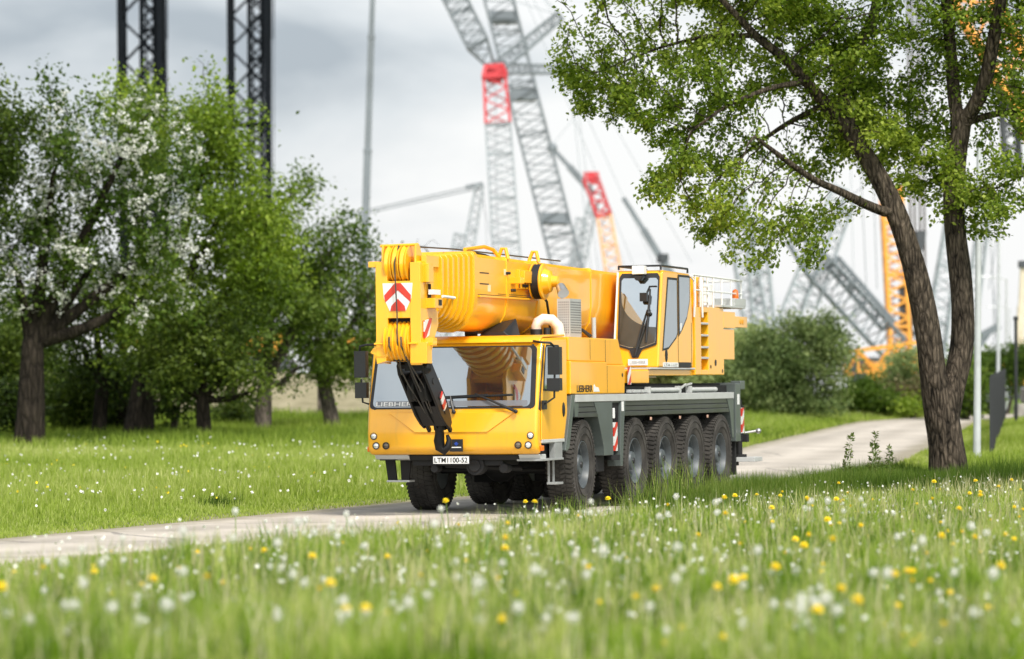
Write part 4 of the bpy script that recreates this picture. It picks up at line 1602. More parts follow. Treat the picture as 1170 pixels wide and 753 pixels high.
# right of the road behind the tree
P = scatter(150000, 60, 150, lambda y: xr(y) - .1, lambda y: fr(y) + 2, 1.25)
e = P[:, 0] - xr(P[:, 1])
H = (.08 + .16 * sm(.5, 2, e) * (1 + .5 * lownoise(P[:, 0], P[:, 1], .7))) * rng.uniform(.5, 1.4, len(P))
tn = .5 + .2 * lownoise(P[:, 0], P[:, 1], .5) + rng.normal(0, .15, len(P))
blades('bank_grass', P, H, rng.uniform(.012, .024, len(P)), 'grass_left', tn, .35, 'short grass around the lamp posts and fence')

# left meadow
P = scatter(390000, 36, 128, lambda y: -fr(y) - 1.5, lambda y: xl(y) + .2, 1.15)
e = xl(P[:, 1]) - P[:, 0]
keep = rng.random(len(P)) < np.clip(.3 + e * .8, .3, 1)
P = P[keep]; e = e[keep]
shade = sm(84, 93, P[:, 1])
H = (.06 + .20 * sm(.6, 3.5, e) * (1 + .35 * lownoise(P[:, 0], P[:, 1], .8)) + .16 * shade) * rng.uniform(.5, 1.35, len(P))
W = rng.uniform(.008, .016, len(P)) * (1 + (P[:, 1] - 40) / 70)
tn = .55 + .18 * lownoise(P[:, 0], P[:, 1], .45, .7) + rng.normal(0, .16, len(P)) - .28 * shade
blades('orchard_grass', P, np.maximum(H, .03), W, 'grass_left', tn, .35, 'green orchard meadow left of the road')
# strip between crane and bushes, left of the far road
P = scatter(90000, 62, 150, lambda y: xl(y) - 9, lambda y: xl(y) + .15, 1.0)
H = rng.uniform(.1, .42, len(P)) * (.35 + .65 * sm(.3, 2, xl(P[:, 1]) - P[:, 0]))
tn = .62 + .2 * lownoise(P[:, 0], P[:, 1], .6) + rng.normal(0, .16, len(P))
blades('roadside_grass', P, H, rng.uniform(.014, .03, len(P)), 'grass_left', tn, .3, 'pale green grass bordering the far bend of the road')


# ---- flowers
M['clock'] = leaf_mat('dandelion_fluff', (.80, .79, .75), (.88, .87, .84), (.93, .93, .91), .5, .9)
M['petal_yellow'] = simple('yellow_petals', (.92, .72, .012), .6, var=.08)
M['stem'] = simple('flower_stem', (.20, .30, .08), .6, var=.2)
M['petal_white'] = simple('white_petals', (.80, .80, .74), .7, var=.05)


def flower_mesh(kind, h):
    mb = MB()
    lean = random.uniform(-.04, .04)
    mb.tube([(0, 0, 0), (lean * .4, 0, h * .5), (lean, .01, h)], .0035, 5)
    mb.mi = 1
    if kind == 'clock':
        # seeds on a ball of fine spokes
        c = Vector((lean, .01, h + .02))
        for k in range(70):
            zz = 1 - 2 * (k + .5) / 70
            a = k * 2.39996
            q = math.sqrt(1 - zz * zz)
            d = Vector((q * math.cos(a), q * math.sin(a), zz))
            s, t = MB.frame(d)
            r = .029 * random.uniform(.7, 1.15)
            w = .0052
            mb._faces([tuple(c + d * r + s * w), tuple(c + d * r + t * w), tuple(c + d * r - s * w), tuple(c + d * r - t * w)], [(0, 1, 2, 3)])
        mb.ball(c, .012, 1)
    else:
        c = Vector((lean, .01, h))
        for ring, rr, zz in ((13, .024, .0), (10, .018, .006), (6, .010, .010)):
            for k in range(ring):
                a = 2 * math.pi * k / ring + ring
                d = Vector((math.cos(a), math.sin(a), {13: .25, 10: .7, 6: 1.3}[ring]))
                s = Vector((-math.sin(a), math.cos(a), 0)) * .0065
                p = c + Vector((0, 0, zz))
                mb._faces([tuple(p - s * .5), tuple(p + s * .5), tuple(p + d * rr + s), tuple(p + d * rr - s)], [(0, 1, 2, 3)])
        mb.ball(c, .009, 1, (1, 1, .6))
    return mb


def plant_flowers(kind, name, pts, label, cat, group, mats):
    protos = []
    for k in range(4):
        o = flower_mesh(kind, ([.24, .29, .34, .27] if kind == 'clock' else [.30, .35, .39, .33])[k]).build(name, mats, recalc=False)
        protos.append(o)
    for k, (x, y) in enumerate(pts):
        if k < 4:
            o = protos[k]
        else:
            o = protos[k % 4].copy()
            COL.objects.link(o)
        o.location = (x, y, tz(x, y))
        o.rotation_euler = (random.uniform(-.12, .12), random.uniform(-.12, .12), random.uniform(0, 6.28)) if kind == 'clock' else (random.uniform(.0, .5), random.uniform(-.25, .25), random.uniform(-.9, .9))
        s = random.choice((.7, .85, 1.0, 1.2, 1.45))
        o.scale = (s, s, s * random.uniform(.9, 1.15))
        tag(o, label, cat, group)


P = scatter(300, 20.5, 44.0, lambda y: np.maximum(-.148 * y, xr(y) + .9), lambda y: .148 * y, 1.3)
# in loose drifts
P[:, 0] += .25 * np.sin(P[:, 1] * 3.1)
ok = P[:, 0] > xr(P[:, 1]) + 1.5
plant_flowers('clock', 'dandelion_clock', P[ok], 'white dandelion clock on a thin stem in the foreground meadow', 'dandelion', 'dandelion clocks in the foreground meadow', ['stem', 'clock'])
n1_ = scatter(270, 20.5, 51, lambda y: np.maximum(-.148 * y, xr(y) + .9), lambda y: .148 * y, 1.5)
w_ = rng.random(len(n1_)) < (.30 + .70 * sm(-2, 4, n1_[:, 0]))
plant_flowers('yellow', 'buttercup', n1_[w_ & (n1_[:, 0] > xr(n1_[:, 1]) + 1.4)], 'small yellow flower head standing in the foreground meadow', 'flower', 'yellow flowers in the foreground meadow', ['stem', 'petal_yellow'])


def flower_dots(name, P, h, r, mat, label):
    """masses of tiny far flowers: a few crossed petals each"""
    n = len(P)
    z = terrain(P[:, 0], P[:, 1]) + h
    V, F = [], []
    for k in range(3):
        a = rng.normal(0, 1, (n, 3)); a /= np.linalg.norm(a, axis=1)[:, None]
        b2 = rng.normal(0, 1, (n, 3)); b2 -= a * (a * b2).sum(1)[:, None]; b2 /= np.linalg.norm(b2, axis=1)[:, None]
        c = np.stack([P[:, 0], P[:, 1], z], 1)
        rr = r[:, None]
        q = np.stack([c + a * rr, c + b2 * rr, c - a * rr, c - b2 * rr], 1).reshape(-1, 3)
        F.append(np.arange(n * 4).reshape(-1, 4) + k * n * 4)
        V.append(q)
    o = np_mesh(name, np.concatenate(V), [(4, np.concatenate(F))], mat)
    tag(o, label, 'flowers', kind='stuff')


P = scatter(1500, 46, 100, lambda y: -fr(y), lambda y: xl(y) - .6, .8)
k = lownoise(P[:, 0], P[:, 1], 1.0, .2) + .5 * lownoise(P[:, 0], P[:, 1], 2.7) + rng.normal(0, .2, len(P)) > .05
P = P[k]
flower_dots('white_flowers', P, rng.uniform(.16, .34, len(P)), rng.uniform(.018, .034, len(P)), 'petal_white', 'white flower heads scattered through the orchard meadow')
P = scatter(420, 46, 95, lambda y: -fr(y), lambda y: xl(y) - 1.2, .8)
k = lownoise(P[:, 0], P[:, 1], .9, 1.2) > .18
P = P[k]
flower_dots('yellow_flowers', P, rng.uniform(.14, .28, len(P)), rng.uniform(.016, .03, len(P)), 'petal_yellow', 'yellow flower heads scattered through the orchard meadow')
P = scatter(1800, 20, 56, lambda y: np.maximum(-fr(y), xr(y) + .9), fr, .95)
flower_dots('pale_seed_heads', P, rng.uniform(.22, .40, len(P)), rng.uniform(.008, .022, len(P)), 'petal_white', 'small pale seed heads between the foreground flowers')


# ================================================================== trees
def grow(roots, parents, attr, step, di, dk, iters=160, sag=0.0):
    """space colonisation from a set of limb nodes towards attraction points"""
    nodes = [np.array(p, float) for p in roots]
    par = list(parents)
    A = np.array(attr, float)
    NP = np.array(nodes)
    D = np.full(len(A), 1e9)
    I = np.zeros(len(A), int)
    def upd(new, base):
        nonlocal D, I
        d = np.linalg.norm(A[:, None, :] - new[None], axis=2)
        j = d.argmin(1)
        dm = d[np.arange(len(A)), j]
        b = dm < D
        D = np.where(b, dm, D)
        I = np.where(b, j + base, I)
    upd(NP, 0)
    seen = set()
    for it in range(iters):
        live = D < di
        if not live.any():
            # reach out to the nearest remaining point
            if len(A) == 0: break
            live = D <= D.min() + 1e-6
        idx = I[live]
        dirs = A[live] - NP[idx]
        dirs /= np.linalg.norm(dirs, axis=1)[:, None] + 1e-9
        new, np_ = [], []
        for u in np.unique(idx):
            v = dirs[idx == u].sum(0)
            l = np.linalg.norm(v)
            if l < 1e-3: continue
            v = v / l + rng.normal(0, .16, 3)
            v[2] -= sag
            v /= np.linalg.norm(v)
            p = NP[u] + v * step
            key = (u, tuple(np.round(p / (step * .3)).astype(int)))
            if key in seen: continue
            seen.add(key)
            new.append(p); np_.append(u)
        if not new: break
        new = np.array(new)
        base = len(NP)
        NP = np.concatenate([NP, new])
        par += [int(q) for q in np_]
        upd(new, base)
        keep = D > dk
        A, D, I = A[keep], D[keep], I[keep]
        if len(A) == 0: break
    return NP, par


def radii(NP, par, r0, expo, fixed):
    n = len(NP)
    acc = np.zeros(n)
    R = np.zeros(n)
    order = range(n - 1, -1, -1)
    for i in order:
        R[i] = max(r0, acc[i] ** (1 / expo)) if acc[i] > 0 else r0
        if i in fixed: R[i] = max(fixed[i], R[i] * .5)
        if par[i] >= 0: acc[par[i]] += R[i] ** expo
    return R


def tubes(NP, par, R, rmin=0.0, rough=.0, ntrunk=14):
    """tubes along chains, biggest child continues"""
    n = len(NP)
    ch = [[] for _ in range(n)]
    for i, p in enumerate(par):
        if p >= 0: ch[p].append(i)
    V, F = [], []
    nv = 0
    starts = [i for i in range(n) if par[i] < 0]
    stack = [(i, None) for i in starts]
    while stack:
        i, pre = stack.pop()
        chain = [pre, i] if pre is not None else [i]
        cur = i
        while ch[cur]:
            c = sorted(ch[cur], key=lambda q: -R[q])
            for q in c[1:]: stack.append((q, cur))
            chain.append(c[0]); cur = c[0]
        pts = NP[chain]
        rr = R[chain].copy()
        if pre is not None: rr[0] = min(rr[0], rr[1] * 1.25)
        if len(chain) < 2 or rr.max() < rmin: continue
        rr[-1] *= .6
        big = rr.max()
        k = ntrunk if big > .12 else (8 if big > .05 else (5 if big > .02 else 3))
        d = np.gradient(pts, axis=0)
        d /= np.linalg.norm(d, axis=1)[:, None] + 1e-9
        s = np.cross(d[0], [.31, .95, .05]); s /= np.linalg.norm(s)
        ang = np.arange(k) * 2 * np.pi / k
        ph = rng.uniform(0, 6, 4)
        for j in range(len(pts)):
            s = s - d[j] * (s @ d[j]); s /= np.linalg.norm(s) + 1e-9
            t = np.cross(d[j], s)
            mod = 1 + (rough * (np.sin(ang * 3 + ph[0] + j * .22) + .7 * np.sin(ang * 5 + ph[1] - j * .5) + .5 * np.sin(ang * 8 + ph[2] + j * .9)) if k >= 14 else 0)
            V.append(pts[j] + (np.cos(ang)[:, None] * s + np.sin(ang)[:, None] * t) * (rr[j] * mod * np.ones(k))[:, None])
            if j:
                a = nv + (j - 1) * k + np.arange(k)
                b = nv + (j - 1) * k + (np.arange(k) + 1) % k
                F.append(np.stack([a, b, b + k, a + k], 1))
        nv += k * len(pts)
    return np.concatenate(V), np.concatenate(F)


def leaf_cloud(C, size, tint, droop=.3, aspect=.42, dirs=None):
    """one folded leaf (two faces) at each centre"""
    n = len(C)
    d = rng.normal(0, 1, (n, 3)) if dirs is None else dirs + rng.normal(0, .6, (n, 3))
    d[:, 2] -= droop
    d /= np.linalg.norm(d, axis=1)[:, None]
    up = rng.normal(0, .55, (n, 3)); up[:, 2] += 1
    s = np.cross(d, up); s /= np.linalg.norm(s, axis=1)[:, None] + 1e-9
    nn = np.cross(s, d)
    L = size[:, None]
    V = np.empty((n, 4, 3), np.float32)
    V[:, 0] = C
    V[:, 1] = C + d * L * .45 + s * L * aspect * .6 + nn * L * .10
    V[:, 2] = C + d * L
    V[:, 3] = C + d * L * .45 - s * L * aspect * .6 + nn * L * .10
    b = np.arange(n) * 4
    F = np.concatenate([np.stack([b, b + 1, b + 2], 1), np.stack([b, b + 2, b + 3], 1)])
    return V.reshape(-1, 3), F, np.repeat(tint, 4)


def in_ellipsoids(n, ells, shell=.0):
    """random points inside a set of ellipsoids (centre, radii, weight)"""
    w = np.array([e[2] if len(e) > 2 else np.prod(e[1]) for e in ells], float)
    k = rng.choice(len(ells), n, p=w / w.sum())
    u = rng.normal(0, 1, (n, 3)); u /= np.linalg.norm(u, axis=1)[:, None]
    r = (shell + (1 - shell) * rng.random(n)) ** (1 / 2.2)
    c = np.array([e[0] for e in ells])[k]
    rad = np.array([e[1] for e in ells])[k]
    return c + u * r[:, None] * rad


DBG = []


def clumps(E, n, f, flat=.75, core=.25):
    """break each crown volume into leaf masses on its outside, with gaps between"""
    out = []
    for c, r, w in E:
        c, r = np.array(c), np.array(r)
        for k in range(n):
            zz = 1 - 2 * (k + .5) / n
            a = k * 2.39996 + random.uniform(-.5, .5)
            q = math.sqrt(1 - zz * zz)
            d = np.array((q * math.cos(a), q * math.sin(a), zz)) * random.uniform(.5, .9)
            m_ = f * random.uniform(.6, 1.3)
            out.append((tuple(c + d * r), tuple(r * m_ * np.array([1, 1, flat])), w * m_ ** 2))
        out.append((tuple(c), tuple(r * .6), w * core))
    return out


def make_tree(name, label, limbs, ells, nattr, leaf, per, leafmat, barkmat, cat='tree', group=None, step=.28, di=1.6, dk=.34,
              spread=.22, r0=.007, expo=2.35, blossom=0, blossom_where=None, droop=.35, rough=.05, tint0=.5, rmin=0.0, leaf_r=.03, shell=.15, bare=False, sag=0.0, clump=0.0, aspect=.45):
    """limbs: polylines of (point, radius); the first one starts on the ground; later ones start at the nearest node"""
    nodes, par, fixed = [], [], {}
    for li, limb in enumerate(limbs):
        pts = [np.array(p, float) for p, _ in limb]
        rs = [r for _, r in limb]
        # resample
        P, R = [pts[0]], [rs[0]]
        for a in range(len(pts) - 1):
            l = np.linalg.norm(pts[a + 1] - pts[a])
            m_ = max(1, int(l / (step * 1.1)))
            for q in range(1, m_ + 1):
                f = q / m_
                P.append(pts[a] * (1 - f) + pts[a + 1] * f)
                R.append(rs[a] * (1 - f) + rs[a + 1] * f)
        P = np.array(P)
        if len(P) > 4:      # soften corners
            Q = P.copy()
            for _ in range(2):
                Q[1:-1] = (Q[:-2] + 2 * Q[1:-1] + Q[2:]) / 4
            P = Q
        if li == 0:
            prev = -1
            st = 0
        else:
            dd = np.linalg.norm(np.array(nodes) - P[0], axis=1)
            prev = int(dd.argmin())
            st = 1
        for q in range(st, len(P)):
            nodes.append(P[q]); par.append(prev); prev = len(nodes) - 1
            fixed[prev] = R[q]
    A = in_ellipsoids(nattr, ells, shell)
    A = A[A[:, 2] > tz(A[:, 0].mean(), A[:, 1].mean()) + .35]
    NP, pr = grow(nodes, par, A, step, di, dk, sag=sag)
    R = radii(NP, pr, r0, expo, fixed)
    base = np.array(limbs[0][0][0], float)
    root = empty(name, tuple(base))
    tag(root, label, cat, group)
    V, F = tubes(NP, pr, R, rmin, rough)
    np_mesh('trunk', V - base, [(4, F)], barkmat, parent=root, smooth=True)
    if bare:
        return root
    thin = np.where(R < leaf_r)[0]
    DBG.append((name, len(A), len(NP), len(thin), len(thin) * per))
    dirs = np.zeros((len(NP), 3))
    for i_, p_ in enumerate(pr):
        if p_ >= 0: dirs[i_] = NP[i_] - NP[p_]
    dirs /= np.linalg.norm(dirs, axis=1)[:, None] + 1e-9
    if blossom:
        cand = thin if blossom_where is None else thin[blossom_where(NP[thin])]
        bl = rng.choice(cand, max(1, int(len(cand) * .62)), replace=False)
        lf = np.setdiff1d(thin, rng.choice(bl, int(len(bl) * .45), replace=False))
    else:
        lf = thin
    thin = lf
    if clump:
        q = NP[thin]
        w = lownoise(q[:, 0] + .6 * q[:, 1], q[:, 2] - .5 * q[:, 1], 2.3, 1.0) + .6 * lownoise(q[:, 0], q[:, 2] + q[:, 1], 5.1, 2.2)
        reps = np.clip(np.round(per * (1 + clump * w * 1.6)), 1, 3 * per).astype(int)
    else:
        reps = per
    k = np.repeat(thin, reps)
    C = NP[k] + rng.normal(0, spread, (len(k), 3)) * np.array([1, 1, .8]) - dirs[k] * rng.uniform(0, step, len(k))[:, None]
    sz = leaf * rng.uniform(.65, 1.25, len(k))
    # clump tone: neighbours share a tone, with scatter
    cl = lownoise(NP[k][:, 0] * 1.0, NP[k][:, 2] * 1.3 + NP[k][:, 1] * .7, 1.6, base[0])
    tn = tint0 + .03 + .26 * cl + rng.normal(0, .16, len(k))
    V, F, T = leaf_cloud(C, sz, np.clip(tn, 0, 1), droop, aspect, dirs=dirs[k])
    np_mesh('crown', V - base, [(3, F)], leafmat, tint=T, parent=root)
    if blossom:
        cc = rng.choice(bl, blossom // 9)
        off = rng.normal(0, .20, (len(cc), 3))
        k = np.repeat(cc, 9)
        C = NP[k] + np.repeat(off, 9, 0) + rng.normal(0, .045, (len(k), 3))
        V, F, T = leaf_cloud(C, .075 * rng.uniform(.7, 1.2, len(k)), rng.uniform(0, 1, len(k)), 0, .9)
        np_mesh('blossom', V - base, [(3, F)], 'blossom', tint=T, parent=root)
    return root


M['leaf_near'] = leaf_mat('spring_leaves', (.026, .046, .007), (.135, .21, .024), (.44, .52, .09), .5, .5)
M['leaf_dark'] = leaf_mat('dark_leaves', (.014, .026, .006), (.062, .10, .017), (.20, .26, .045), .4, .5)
M['leaf_mid'] = leaf_mat('orchard_leaves', (.024, .050, .009), (.085, .145, .022), (.23, .30, .06), .42, .5)
M['leaf_bright'] = leaf_mat('bright_leaves', (.028, .055, .008), (.15, .23, .026), (.40, .50, .08), .45, .5)
M['leaf_blue'] = leaf_mat('bush_leaves', (.024, .045, .015), (.12, .175, .055), (.36, .42, .17), .4, .5)
M['leaf_olive'] = leaf_mat('olive_leaves', (.06, .075, .02), (.15, .17, .05), (.26, .27, .10), .4, .5)
M['leaf_brown'] = leaf_mat('brownish_leaves', (.08, .07, .03), (.17, .15, .07), (.27, .24, .12), .35, .6)
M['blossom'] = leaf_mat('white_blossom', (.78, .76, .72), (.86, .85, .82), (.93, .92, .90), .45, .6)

# ---- the big two-stemmed tree on the right verge
TY = 62.0
def tp(px, py, dy=0.0, r=.05):
    p = at(px, py, TY)
    s = (TY + dy) / TY
    return ((p.x * s, TY + dy, (p.z - CAMZ) * s + CAMZ), r)
def px2r(w): return w / 64.5 / 2
g0 = at(1085, 548, TY)
limbs = [
    [((g0.x, TY, tz(g0.x, TY) - .15), .50), tp(1085, 540, 0, .36), tp(1082, 510, 0, .315), tp(1077, 475, 0, .31), tp(1066, 432, -.05, .245), tp(1063, 400, -.1, .232), tp(1056, 355, -.1, .225), tp(1046, 310, -.15, .21), tp(1034, 270, -.2, .19), tp(1016, 224, -.2, .18), tp(995, 186, -.2, .165), tp(975, 156, -.2, .155)],
    [tp(1079, 468, 0, .29), tp(1092, 432, .1, .215), tp(1099, 400, .2, .21), tp(1100, 355, .25, .205), tp(1097, 310, .3, .20), tp(1091, 265, .3, .19), tp(1089, 223, .3, .19), tp(1092, 180, .3, .185), tp(1100, 140, .3, .17)],
    [tp(973, 152, -.2, .13), tp(944, 119, -.3, .115), tp(921, 93, -.6, .10), tp(903, 71, -.7, .09), tp(862, 41, -1.0, .07), tp(836, 11, -1.2, .055), tp(800, -25, -1.3, .04), tp(750, -45, -1.4, .025)],
    [tp(975, 154, -.2, .13), tp(966, 125, 0, .12), tp(962, 97, .2, .11), tp(977, 59, .5, .10), tp(999, 22, .7, .09), tp(1003, -20, .9, .075), tp(990, -90, 1.0, .055), tp(980, -160, 1.0, .03)],
    [tp(1022, 246, -.2, .10), tp(988, 234, -.6, .085), tp(962, 219, -.9, .072), tp(929, 206, -1.2, .06), tp(891, 178, -1.7, .045), tp(862, 156, -2.0, .03)],
    [tp(1097, 150, .3, .13), tp(1091, 120, .3, .125), tp(1088, 74, .5, .11), tp(1081, 0, .6, .10), tp(1075, -70, .6, .075), tp(1060, -150, .6, .04)],
    [tp(1100, 145, .3, .14), tp(1112, 125, .1, .135), tp(1126, 100, -.1, .13), tp(1133, 56, -.3, .12), tp(1140, 19, -.5, .11), tp(1146, -20, -.6, .10), tp(1150, -100, -.8, .06), tp(1145, -170, -.8, .03)],
    [tp(1105, 140, .2, .07), tp(1140, 128, .6, .06), tp(1175, 130, 1.0, .05), tp(1215, 150, 1.4, .03)],
    [tp(921, 93, -.6, .06), tp(880, 100, -1.4, .045), tp(830, 120, -1.9, .032), tp(790, 150, -2.2, .02)],
    [tp(862, 41, -1.0, .05), tp(810, 40, -.4, .035), tp(750, 55, 0, .025), tp(690, 80, .3, .015)],
    [tp(944, 119, -.3, .06), tp(900, 140, .6, .045), tp(850, 175, 1.1, .03), tp(810, 215, 1.3, .018)],
    [tp(1089, 223, .3, .035), tp(1110, 215, -.3, .03), tp(1140, 215, -.7, .02)],
]
def el(px, py, rx, ry, rz=2.0, dy=0.0, w=None):
    p = at(px, py, TY)
    s = TY / FPX
    return ((p.x, TY + dy, p.z), (rx * s, rz, ry * s), w if w else rx * ry * rz)
ells = [el(715, 45, 95, 95, 1.7, 0), el(690, 100, 60, 55, 1.2, .2), el(790, 120, 95, 95, 1.8, -.6), el(830, 230, 90, 75, 1.5, -1.2), el(895, 255, 55, 60, 1.2, -.8), el(775, 215, 55, 50, 1.2, -1.8),
        el(790, -60, 170, 90, 2.4), el(900, 40, 130, 110, 2.3, .3), el(960, 150, 90, 80, 1.6, .5), el(1020, 70, 130, 130, 2.3, .6), el(1060, 190, 60, 60, 1.2, .4), el(1130, 215, 55, 60, 1.3, -.3),
        el(1090, -80, 180, 120, 2.5), el(1180, 60, 90, 110, 2.0, .4), el(950, -160, 230, 90, 2.6), el(1210, 180, 60, 80, 1.4)]
ells = clumps(ells, 9, .42, .8, .35)
make_tree('two_stemmed_tree', 'large rough-barked tree with two leaning stems and fresh leaves on the right verge', limbs, ells, 5400, .086, 29, 'leaf_near', 'bark',
          sag=.10, clump=.9, aspect=.62, step=.18, di=1.3, dk=.22, spread=.10, r0=.0065, expo=2.4, droop=.45, rough=.035, leaf_r=.011, tint0=.56)


# ---- orchard trees on the left, further back
def orchard(name, label, bx, Y, lean, trunk_r, fork, crown, nattr, leafmat, barkmat, leaf=.135, per=8, blossom=0, blossom_where=None, group='orchard trees left of the road', tint0=.5, step=.30, bare=False, shell=.15, by=None, dk=.34):
    """crown: list of (px, py, rx, ry, rdepth) in photo pixels at the tree's depth"""
    s = Y / FPX
    b0 = at(bx, 500, Y)
    gx_ = b0.x
    gz = tz(gx_, Y)
    f = at(fork[0], fork[1], Y)
    limbs = [[((gx_, Y, gz - .15), trunk_r * 1.25), ((gx_ + (f.x - gx_) * .25, Y, gz + (f.z - gz) * .3), trunk_r), ((gx_ + (f.x - gx_) * .7, Y, gz + (f.z - gz) * .75), trunk_r * .88), ((f.x, Y, f.z), trunk_r * .8)]]
    E = []
    for (px, py, rx, ry, rd) in crown:
        p = at(px, py, Y)
        dy = random.uniform(-.4, .4) * rd * .5
        E.append(((p.x, Y + dy, p.z), (rx * s * .92, rd, ry * s * .92), rx * ry * rd))
        # ragged shoots standing out of the crown
        for q in range(4):
            a = random.uniform(-.5, math.pi + .5)
            E.append(((p.x + math.cos(a) * rx * s * 1.02, Y + dy + random.uniform(-.6, .6) * rd, p.z + math.sin(a) * ry * s * 1.05), (rx * s * .26, rd * .3, ry * s * .34), rx * ry * rd * .05))
        mid = np.array([(f.x * .5 + p.x * .5), Y + dy * .5, f.z * .45 + p.z * .55 - .25])
        limbs.append([((f.x, Y, f.z), trunk_r * .55), (tuple(mid), trunk_r * .38), ((p.x, Y + dy, p.z), trunk_r * .2)])
    if not bare: E = clumps(E, 8, .40)
    return make_tree(name, label, limbs, E, nattr, leaf, per * 5, leafmat, barkmat, group=group, clump=.9, aspect=.6, step=step, di=2.2, dk=dk, spread=.27, r0=.008, expo=2.3,
                     blossom=blossom, blossom_where=blossom_where, leaf_r=.018, tint0=tint0, rough=.06, bare=bare, shell=shell)


orchard('blossoming_tree', 'old tree with white blossom among its leaves, nearest the left edge', 32, 90, 0, .36, (38, 392),
        [(60, 200, 70, 100, 2.2), (140, 180, 80, 90, 2.2), (190, 270, 65, 60, 1.8), (100, 310, 80, 60, 2.0), (20, 310, 60, 70, 1.8), (165, 340, 55, 45, 1.4)], 950, 'leaf_mid', 'bark_dark', blossom=9500,
        blossom_where=lambda p: (p[:, 0] > -13.6) & (np.abs(p[:, 2] - 6.3) < 3.1) & (p[:, 1] < 91.0) & (rng.random(len(p)) < .60), per=8, tint0=.42)
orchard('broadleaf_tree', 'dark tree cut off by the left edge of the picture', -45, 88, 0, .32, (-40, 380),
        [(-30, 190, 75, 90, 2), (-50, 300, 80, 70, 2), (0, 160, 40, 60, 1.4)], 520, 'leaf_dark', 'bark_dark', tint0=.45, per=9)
orchard('tall_green_tree', 'tallest bright green tree, its crown reaching up beside the right lattice tower', 158, 97, 0, .38, (172, 395),
        [(240, 160, 55, 75, 2.0), (250, 250, 75, 70, 2.2), (200, 330, 75, 65, 2.1), (280, 320, 55, 70, 2.0), (160, 400, 60, 45, 1.8), (150, 150, 60, 60, 1.5)], 1150, 'leaf_bright', 'bark_dark', per=9, tint0=.5)
orchard('small_orchard_tree', 'low dark tree with a short trunk and wide branches under the taller crowns', 234, 95, 0, .21, (232, 455),
        [(195, 420, 50, 35, 1.6), (265, 410, 55, 42, 1.6), (235, 370, 60, 45, 1.6), (290, 445, 35, 28, 1.0)], 520, 'leaf_dark', 'bark_dark', per=8, tint0=.5)
orchard('broadleaf_tree', 'round green tree on a pale straight trunk, standing right of the tall one', 300, 106, 0, .27, (302, 440),
        [(320, 270, 60, 75, 2.0), (350, 350, 65, 65, 2.0), (290, 380, 50, 50, 1.8), (340, 420, 50, 35, 1.5), (375, 290, 45, 60, 1.6)], 950, 'leaf_mid', 'bark_grey', per=8, tint0=.56)
orchard('leaning_tree', 'tree with a grey trunk leaning left, closest to the crane', 382, 108, 0, .24, (366, 425),
        [(390, 330, 45, 55, 1.7), (415, 390, 40, 50, 1.5), (385, 420, 45, 40, 1.5), (350, 385, 40, 45, 1.3), (425, 330, 30, 35, 1.2)], 620, 'leaf_mid', 'bark_grey', per=8, tint0=.6)
orchard('fading_tree', 'sparse brownish tree in fading blossom behind the crane cab', 452, 122, 0, .2, (450, 420),
        [(430, 370, 40, 60, 1.6), (470, 350, 50, 55, 1.6), (440, 430, 40, 30, 1.4)], 420, 'leaf_olive', 'bark_grey', per=6, blossom=2500, tint0=.5)
orchard('bare_tree', 'leafless treetop whose twigs show above the boom head', 488, 118, 0, .16, (488, 360),
        [(490, 290, 42, 28, 1.2), (470, 330, 40, 35, 1.2), (520, 320, 35, 30, 1.0)], 190, 'leaf_mid', 'bark_grey', bare=True)
orchard('dead_tree', 'thin bare treetop standing above the crowns', 366, 128, 0, .09, (363, 330),
        [(363, 255, 9, 34, .4), (366, 300, 12, 30, .4)], 60, 'leaf_mid', 'bark_grey', bare=True)
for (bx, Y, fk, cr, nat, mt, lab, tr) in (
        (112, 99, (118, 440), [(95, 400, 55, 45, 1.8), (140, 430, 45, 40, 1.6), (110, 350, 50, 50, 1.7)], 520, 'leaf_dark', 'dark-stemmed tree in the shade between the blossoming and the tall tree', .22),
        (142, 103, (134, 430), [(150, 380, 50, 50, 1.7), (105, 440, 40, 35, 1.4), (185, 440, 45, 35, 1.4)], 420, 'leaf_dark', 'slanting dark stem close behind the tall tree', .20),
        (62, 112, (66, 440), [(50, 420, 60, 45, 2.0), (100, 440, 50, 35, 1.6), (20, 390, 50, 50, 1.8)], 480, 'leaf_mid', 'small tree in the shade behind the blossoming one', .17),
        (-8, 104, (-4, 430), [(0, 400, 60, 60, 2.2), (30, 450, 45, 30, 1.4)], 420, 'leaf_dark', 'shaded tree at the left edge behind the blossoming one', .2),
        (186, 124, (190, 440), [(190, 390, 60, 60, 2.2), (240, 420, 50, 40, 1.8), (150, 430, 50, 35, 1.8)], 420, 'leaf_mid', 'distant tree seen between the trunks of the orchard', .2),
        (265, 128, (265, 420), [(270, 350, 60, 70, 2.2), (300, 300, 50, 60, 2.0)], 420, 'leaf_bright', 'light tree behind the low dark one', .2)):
    orchard('broadleaf_tree', lab, bx, Y, 0, tr, fk, cr, nat, mt, 'bark_dark', per=7, tint0=.42)

